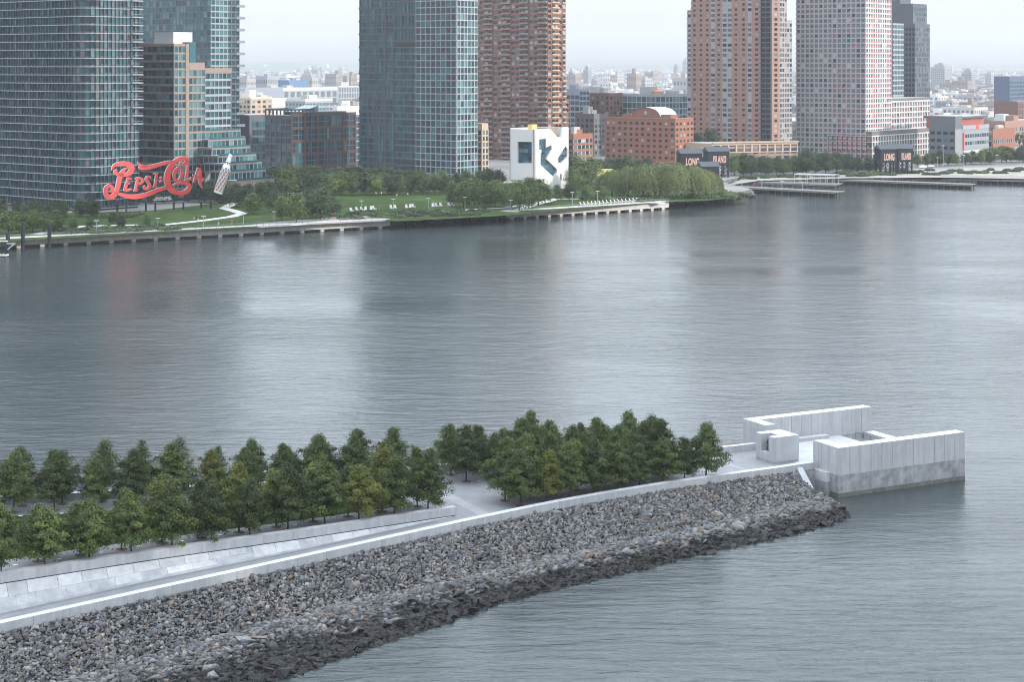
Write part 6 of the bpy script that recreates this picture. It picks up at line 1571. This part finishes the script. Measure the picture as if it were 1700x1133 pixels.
# ================================================================== FAR CITY
def far_variant(k, wm):
    r = random.Random(k); q = MB(); wx, wy, h = 1.0, 1.0, 1.0
    q.abox(-.5, .5, -.5, .5, 0, 1, 0)
    q.abox(-.5, .5, -.5, -.44, 1, 1.06, 0); q.abox(-.5, -.44, -.44, .5, 1, 1.06, 0); q.abox(.44, .5, -.44, .5, 1, 1.06, 0)
    q.abox(-.2+.1*k % .3, .1+.1*k % .3, -.1, .2, 1, 1.0+r.uniform(.1, .3), 0)
    nx, nz = r.choice([4, 5, 7]), r.choice([3, 4, 5])
    for i in range(nx):
        for j in range(nz):
            x0 = -.5+(i+.25)/nx; x1 = -.5+(i+.75)/nx; z0_ = (j+.3)/nz; z1_ = (j+.75)/nz
            q.quad((x0, -.502, z0_), (x1, -.502, z0_), (x1, -.502, z1_), (x0, -.502, z1_), 1); q.quad((.502, x0, z0_), (.502, x1, z0_), (.502, x1, z1_), (.502, x0, z1_), 1)
    return q
cols_far_hazed = [(0.406, 0.406, 0.402), (0.304, 0.291, 0.277), (0.206, 0.179, 0.168), (0.233, 0.238, 0.242), (0.343, 0.335, 0.321), (0.212, 0.167, 0.153), (0.420, 0.420, 0.420), (0.187, 0.198, 0.214), (0.255, 0.246, 0.237)]  # walls greyed to paint extra distance haze into their colours
FMAT = [mat('far_wall_hazed_%d' % i, c, .85, objvar=.15) for i, c in enumerate(cols_far_hazed)]; FWIN = mat('far_window', (.07, .08, .09), .5)
FV = [far_variant(k, None) for k in range(6)]
FME = {}
def far_mesh(k, c):
    if (k, c) not in FME: FME[(k, c)] = FV[k].mesh('far_building', [FMAT[c], FWIN])
    return FME[(k, c)]
gaps = [(398, 598), (938, 1142), (1314, 1324), (1540, 1705)]
def in_gap(x): return any(a-6 < x < b+6 for a, b in gaps)
cand = []
rr = random.Random(5)
while len(cand) < 3600:
    Yf = math.exp(rr.uniform(math.log(1250), math.log(9500))); x = rr.uniform(-60, 1760); 
    if not in_gap(x): continue
    tall = rr.random() < .03
    wd = rr.uniform(10, 34)*(1 if Yf < 3000 else 1.5); dp_ = rr.uniform(10, 26); h = rr.uniform(6, 14)*(1.3 if rr.random() < .3 else 1)
    if tall and Yf > 2200: h = rr.uniform(20, 40); wd = rr.uniform(16, 30)
    if Yf < 1500: h = min(h, 12)
    cand.append((wd*h/Yf**2, (x-850)/FP*Yf, Yf, wd, dp_, h, rr.randrange(6), rr.randrange(9)))
cand.sort(reverse=True)
rz = -R(51)+math.pi/2
mass = {}; fc = {}; far_list = []
for i, (a, X_, Yf, wd, dp_, h, k, c) in enumerate(cand):
    gz = GZ+max(0, (Yf-5000))*.0045
    if i < 280:
        cname = ['pale', 'tan', 'brown', 'grey', 'cream', 'brick', 'white', 'blue-grey', 'fawn'][c]
        gapn = 'left' if X_/Yf < -.05 else ('middle' if X_/Yf < .11 else 'slit' if X_/Yf < .18 else 'right')
        kk = f'{"tall" if h > 20 else "wide low" if wd > 26 else "small"} hazy {cname} building'
        fc[(gapn, kk)] = fc.get((gapn, kk), -1)+1
        far_list.append((gapn, kk, X_/Yf, k, c, X_, Yf, gz, wd, dp_, h, cname))
    else:
        v = np.array(FV[k].v)*np.array([wd, dp_, h]); ca, sa = math.cos(-R(39)), math.sin(-R(39)); v = np.stack([v[:, 0]*ca-v[:, 1]*sa+X_, v[:, 0]*sa+v[:, 1]*ca+Yf, v[:, 2]+gz], 1)
        mass.setdefault(c, MB()).add(v.tolist(), FV[k].f); mass[c].m[-len(FV[k].m):] = FV[k].m
far_list.sort(key=lambda q: q[2]); cnt = {}
for (gapn, kk, _, k, c, X_, Yf, gz, wd, dp_, h, cname) in far_list:
    i = cnt.get((gapn, kk), 0); cnt[(gapn, kk)] = i+1
    place = 'slit by pink tower' if 'slit' in gapn else gapn+' gap'
    link('far_building', far_mesh(k, c), None, (X_, Yf, gz), (0, 0, -R(39)+rr.uniform(-.2, .2)), (wd, dp_, h), label=f'{kk} in the far city, {ordw(i)} from left, {place}', category='building', group=f'{cname} buildings of the far city')
o = link('distant_city', None, None, kind='stuff', label='hazy mass of distant low city blocks')
for c, q in mass.items(): q.build('city_blocks', [FMAT[c], FWIN], o, kind='stuff')
# skyline towers far off
for lab, x0, x1, yt, Yf, c in (('hazy blocky tower left on the skyline in the middle gap', 944, 953, 113, 3600, 7), ('hazy pair-topped tower on the skyline in the middle gap', 968, 982, 108, 3500, 7), ('hazy slim tower near the pink brick tower on the skyline', 1118, 1127, 105, 5200, 7), ('tall pale hazy tower against the pink brick tower', 1133, 1144, 96, 5600, 7), ('wide hazy apartment slab right of the slate tower', 1544, 1579, 104, 3300, 3), ('hazy stepped block on the right skyline', 1596, 1620, 113, 3000, 7), ('hazy pale block right of the stepped block', 1635, 1650, 118, 3600, 3), ('hazy low slab on the skyline behind the slate tower', 1655, 1672, 122, 4200, 3)):
    Xc = ((x0+x1)/2-850)/FP*Yf; wd = (x1-x0)/FP*Yf*.72; h = zat(yt, Yf)-GZ
    q = MB(); n_ = 7
    o = thing('skyline_tower', lab, 'tower', (Xc, Yf, GZ), -R(39))
    q.abox(-.5*wd, .5*wd, -.45*wd, .45*wd, 0, h*.86); q.abox(-.3*wd, .35*wd, -.3*wd, .3*wd, h*.86, h*.95); q.abox(-.12*wd, .15*wd, -.12*wd, .12*wd, h*.95, h); q.build('wall', FMAT[c], o)
    q = MB(); nf = int(h*.86/4)
    for j in range(nf):
        for i in range(n_):
            a_, b_ = -.5*wd+wd*(i+.25)/n_, -.5*wd+wd*(i+.75)/n_; q.quad((a_, -.45*wd-.1, j*4+1), (b_, -.45*wd-.1, j*4+1), (b_, -.45*wd-.1, j*4+3), (a_, -.45*wd-.1, j*4+3)); q.quad((.5*wd+.1, a_*.9, j*4+1), (.5*wd+.1, b_*.9, j*4+1), (.5*wd+.1, b_*.9, j*4+3), (.5*wd+.1, a_*.9, j*4+3))
    q.build('windows', FWIN, o, kind='stuff')
# distant tree mass between the blocks
VV, NN, SS, TN_ = [], [], [], []
rg = np.random.default_rng(77)
for _ in range(2000):
    Yf = math.exp(rg.uniform(math.log(1180), math.log(8000))); x = rg.uniform(-40, 1740)
    if not in_gap(x): continue
    c = np.array([(x-850)/FP*Yf, Yf, GZ+max(0, (Yf-5000))*.0045+5]); n_ = 46; v = rg.normal(size=(n_, 3)); v /= np.linalg.norm(v, axis=1, keepdims=True); sz = rg.uniform(5, 11)*(1+Yf/6000)
    VV.append(c+v*np.array([sz, sz, 4.5+Yf/2500])*rg.uniform(.6, 1, (n_, 1))); NN.append(v+[0, 0, .6]); SS.append(rg.uniform(2.0, 4.5, n_)*(1+Yf/7000)); TN_.append(np.clip(rg.normal(.35, .2, n_), 0, 1))
me = leaves_mesh('distant_trees', np.concatenate(VV), np.concatenate(NN), np.concatenate(SS), np.concatenate(TN_), LEAF_F, rg); link('distant_trees', me, None, kind='stuff', label='hazy scatter of street trees in the far city')
# ridge on the horizon
q = MB(); Yr = 9800.; prev = None
xs = np.linspace(-700, 2400, 160); pr_ = np.random.default_rng(3)
hh = np.interp(xs, [-700, 300, 395, 430, 465, 500, 540, 590, 640, 900, 1100, 1540, 1640, 1760, 2400], [112, 108, 105, 104, 102.5, 104, 107.5, 112, 112, 119, 119, 117, 114, 116, 116])
hh = hh+np.convolve(pr_.normal(0, 1.3, 170), np.ones(4)/4, 'same')[:160]
top = [at_depth(x, y, Yr) for x, y in zip(xs, hh)]
for i in range(159):
    a, b_ = top[i], top[i+1]
    q.quad((a.x, Yr-1800, 20), (b_.x, Yr-1800, 20), (b_.x, b_.y, b_.z), (a.x, a.y, a.z)); q.quad((a.x, a.y, a.z), (b_.x, b_.y, b_.z), (b_.x, Yr+1600, 10), (a.x, Yr+1600, 10))
q.build('hills', mat('wooded_hill', (.06, .085, .05), .95, var=.5, vscale=.01), kind='structure', label='low wooded ridge on the horizon')
# ================================================================== towers on the near bank, behind and to the right of the viewer: they shade the island, and the added tall pair the left far shore
SHF = mat('stone_facade', (0.30, 0.30, 0.29), 0.7, var=0.1, vscale=0.2)
SHG = mat('tower_glass_dark', (0.03, 0.04, 0.05), 0.15)
def shade_tower(c, wd, dp, h, label):
    o = thing('office_tower', label, 'tower')
    d = Vector((sun_to.x, sun_to.y, 0)).normalized(); e = Vector((-d.y, d.x, 0))
    m = MB(); m.box(c+Vector((0, 0, h/2)), e*wd/2, d*dp/2, Vector((0, 0, h/2))); m.build('glass_body', SHG, o)
    m = MB()
    for k in range(int(h/4)):
        m.box(c+Vector((0, 0, 4*k+0.6)), e*(wd/2+.3), d*(dp/2+.3), Vector((0, 0, .6)))
    m.build('floor_band', SHF, o, kind='stuff')
    m = MB(); m.box(c+Vector((0, 0, h+3)), e*wd*.3, d*dp*.3, Vector((0, 0, 3))); m.build('roof_plant', SHF, o)
dS = Vector((sun_to.x, sun_to.y, 0)).normalized(); eS = Vector((-dS.y, dS.x, 0))
if eS.y < 0: eS = -eS
for (c_, e_, wd, h, lb) in SHADE:
    shade_tower(dS*c_+eS*e_, wd, 30, h, lb)
# ground of the near bank under those towers
m = MB(); m.box(dS*500+eS*300+Vector((0, 0, 1)), eS*420, dS*210, Vector((0, 0, 1))); m.build('near_bank', mat('bank_concrete', (0.25, 0.25, 0.25), .9, var=.1, vscale=.1), kind='structure', label='paved river bank under the office towers')
# ================================================================== haze
hz = MB(); hz.abox(-15000, 15000, -700, 12500, -4, 285)
hm = bpy.data.materials.new('haze_air'); hm.use_nodes = True
hn, hl = hm.node_tree.nodes, hm.node_tree.links; hn.remove(hn['Principled BSDF'])
pv = hn.new('ShaderNodeVolumePrincipled'); pv.inputs['Color'].default_value = (0.66, 0.685, 0.715, 1); pv.inputs['Density'].default_value = HAZE_D; pv.inputs['Anisotropy'].default_value = 0.3
hl.new(pv.outputs[0], hn['Material Output'].inputs['Volume'])
ho = hz.build('haze', hm, kind='stuff', label='pale summer haze filling the air over the river')
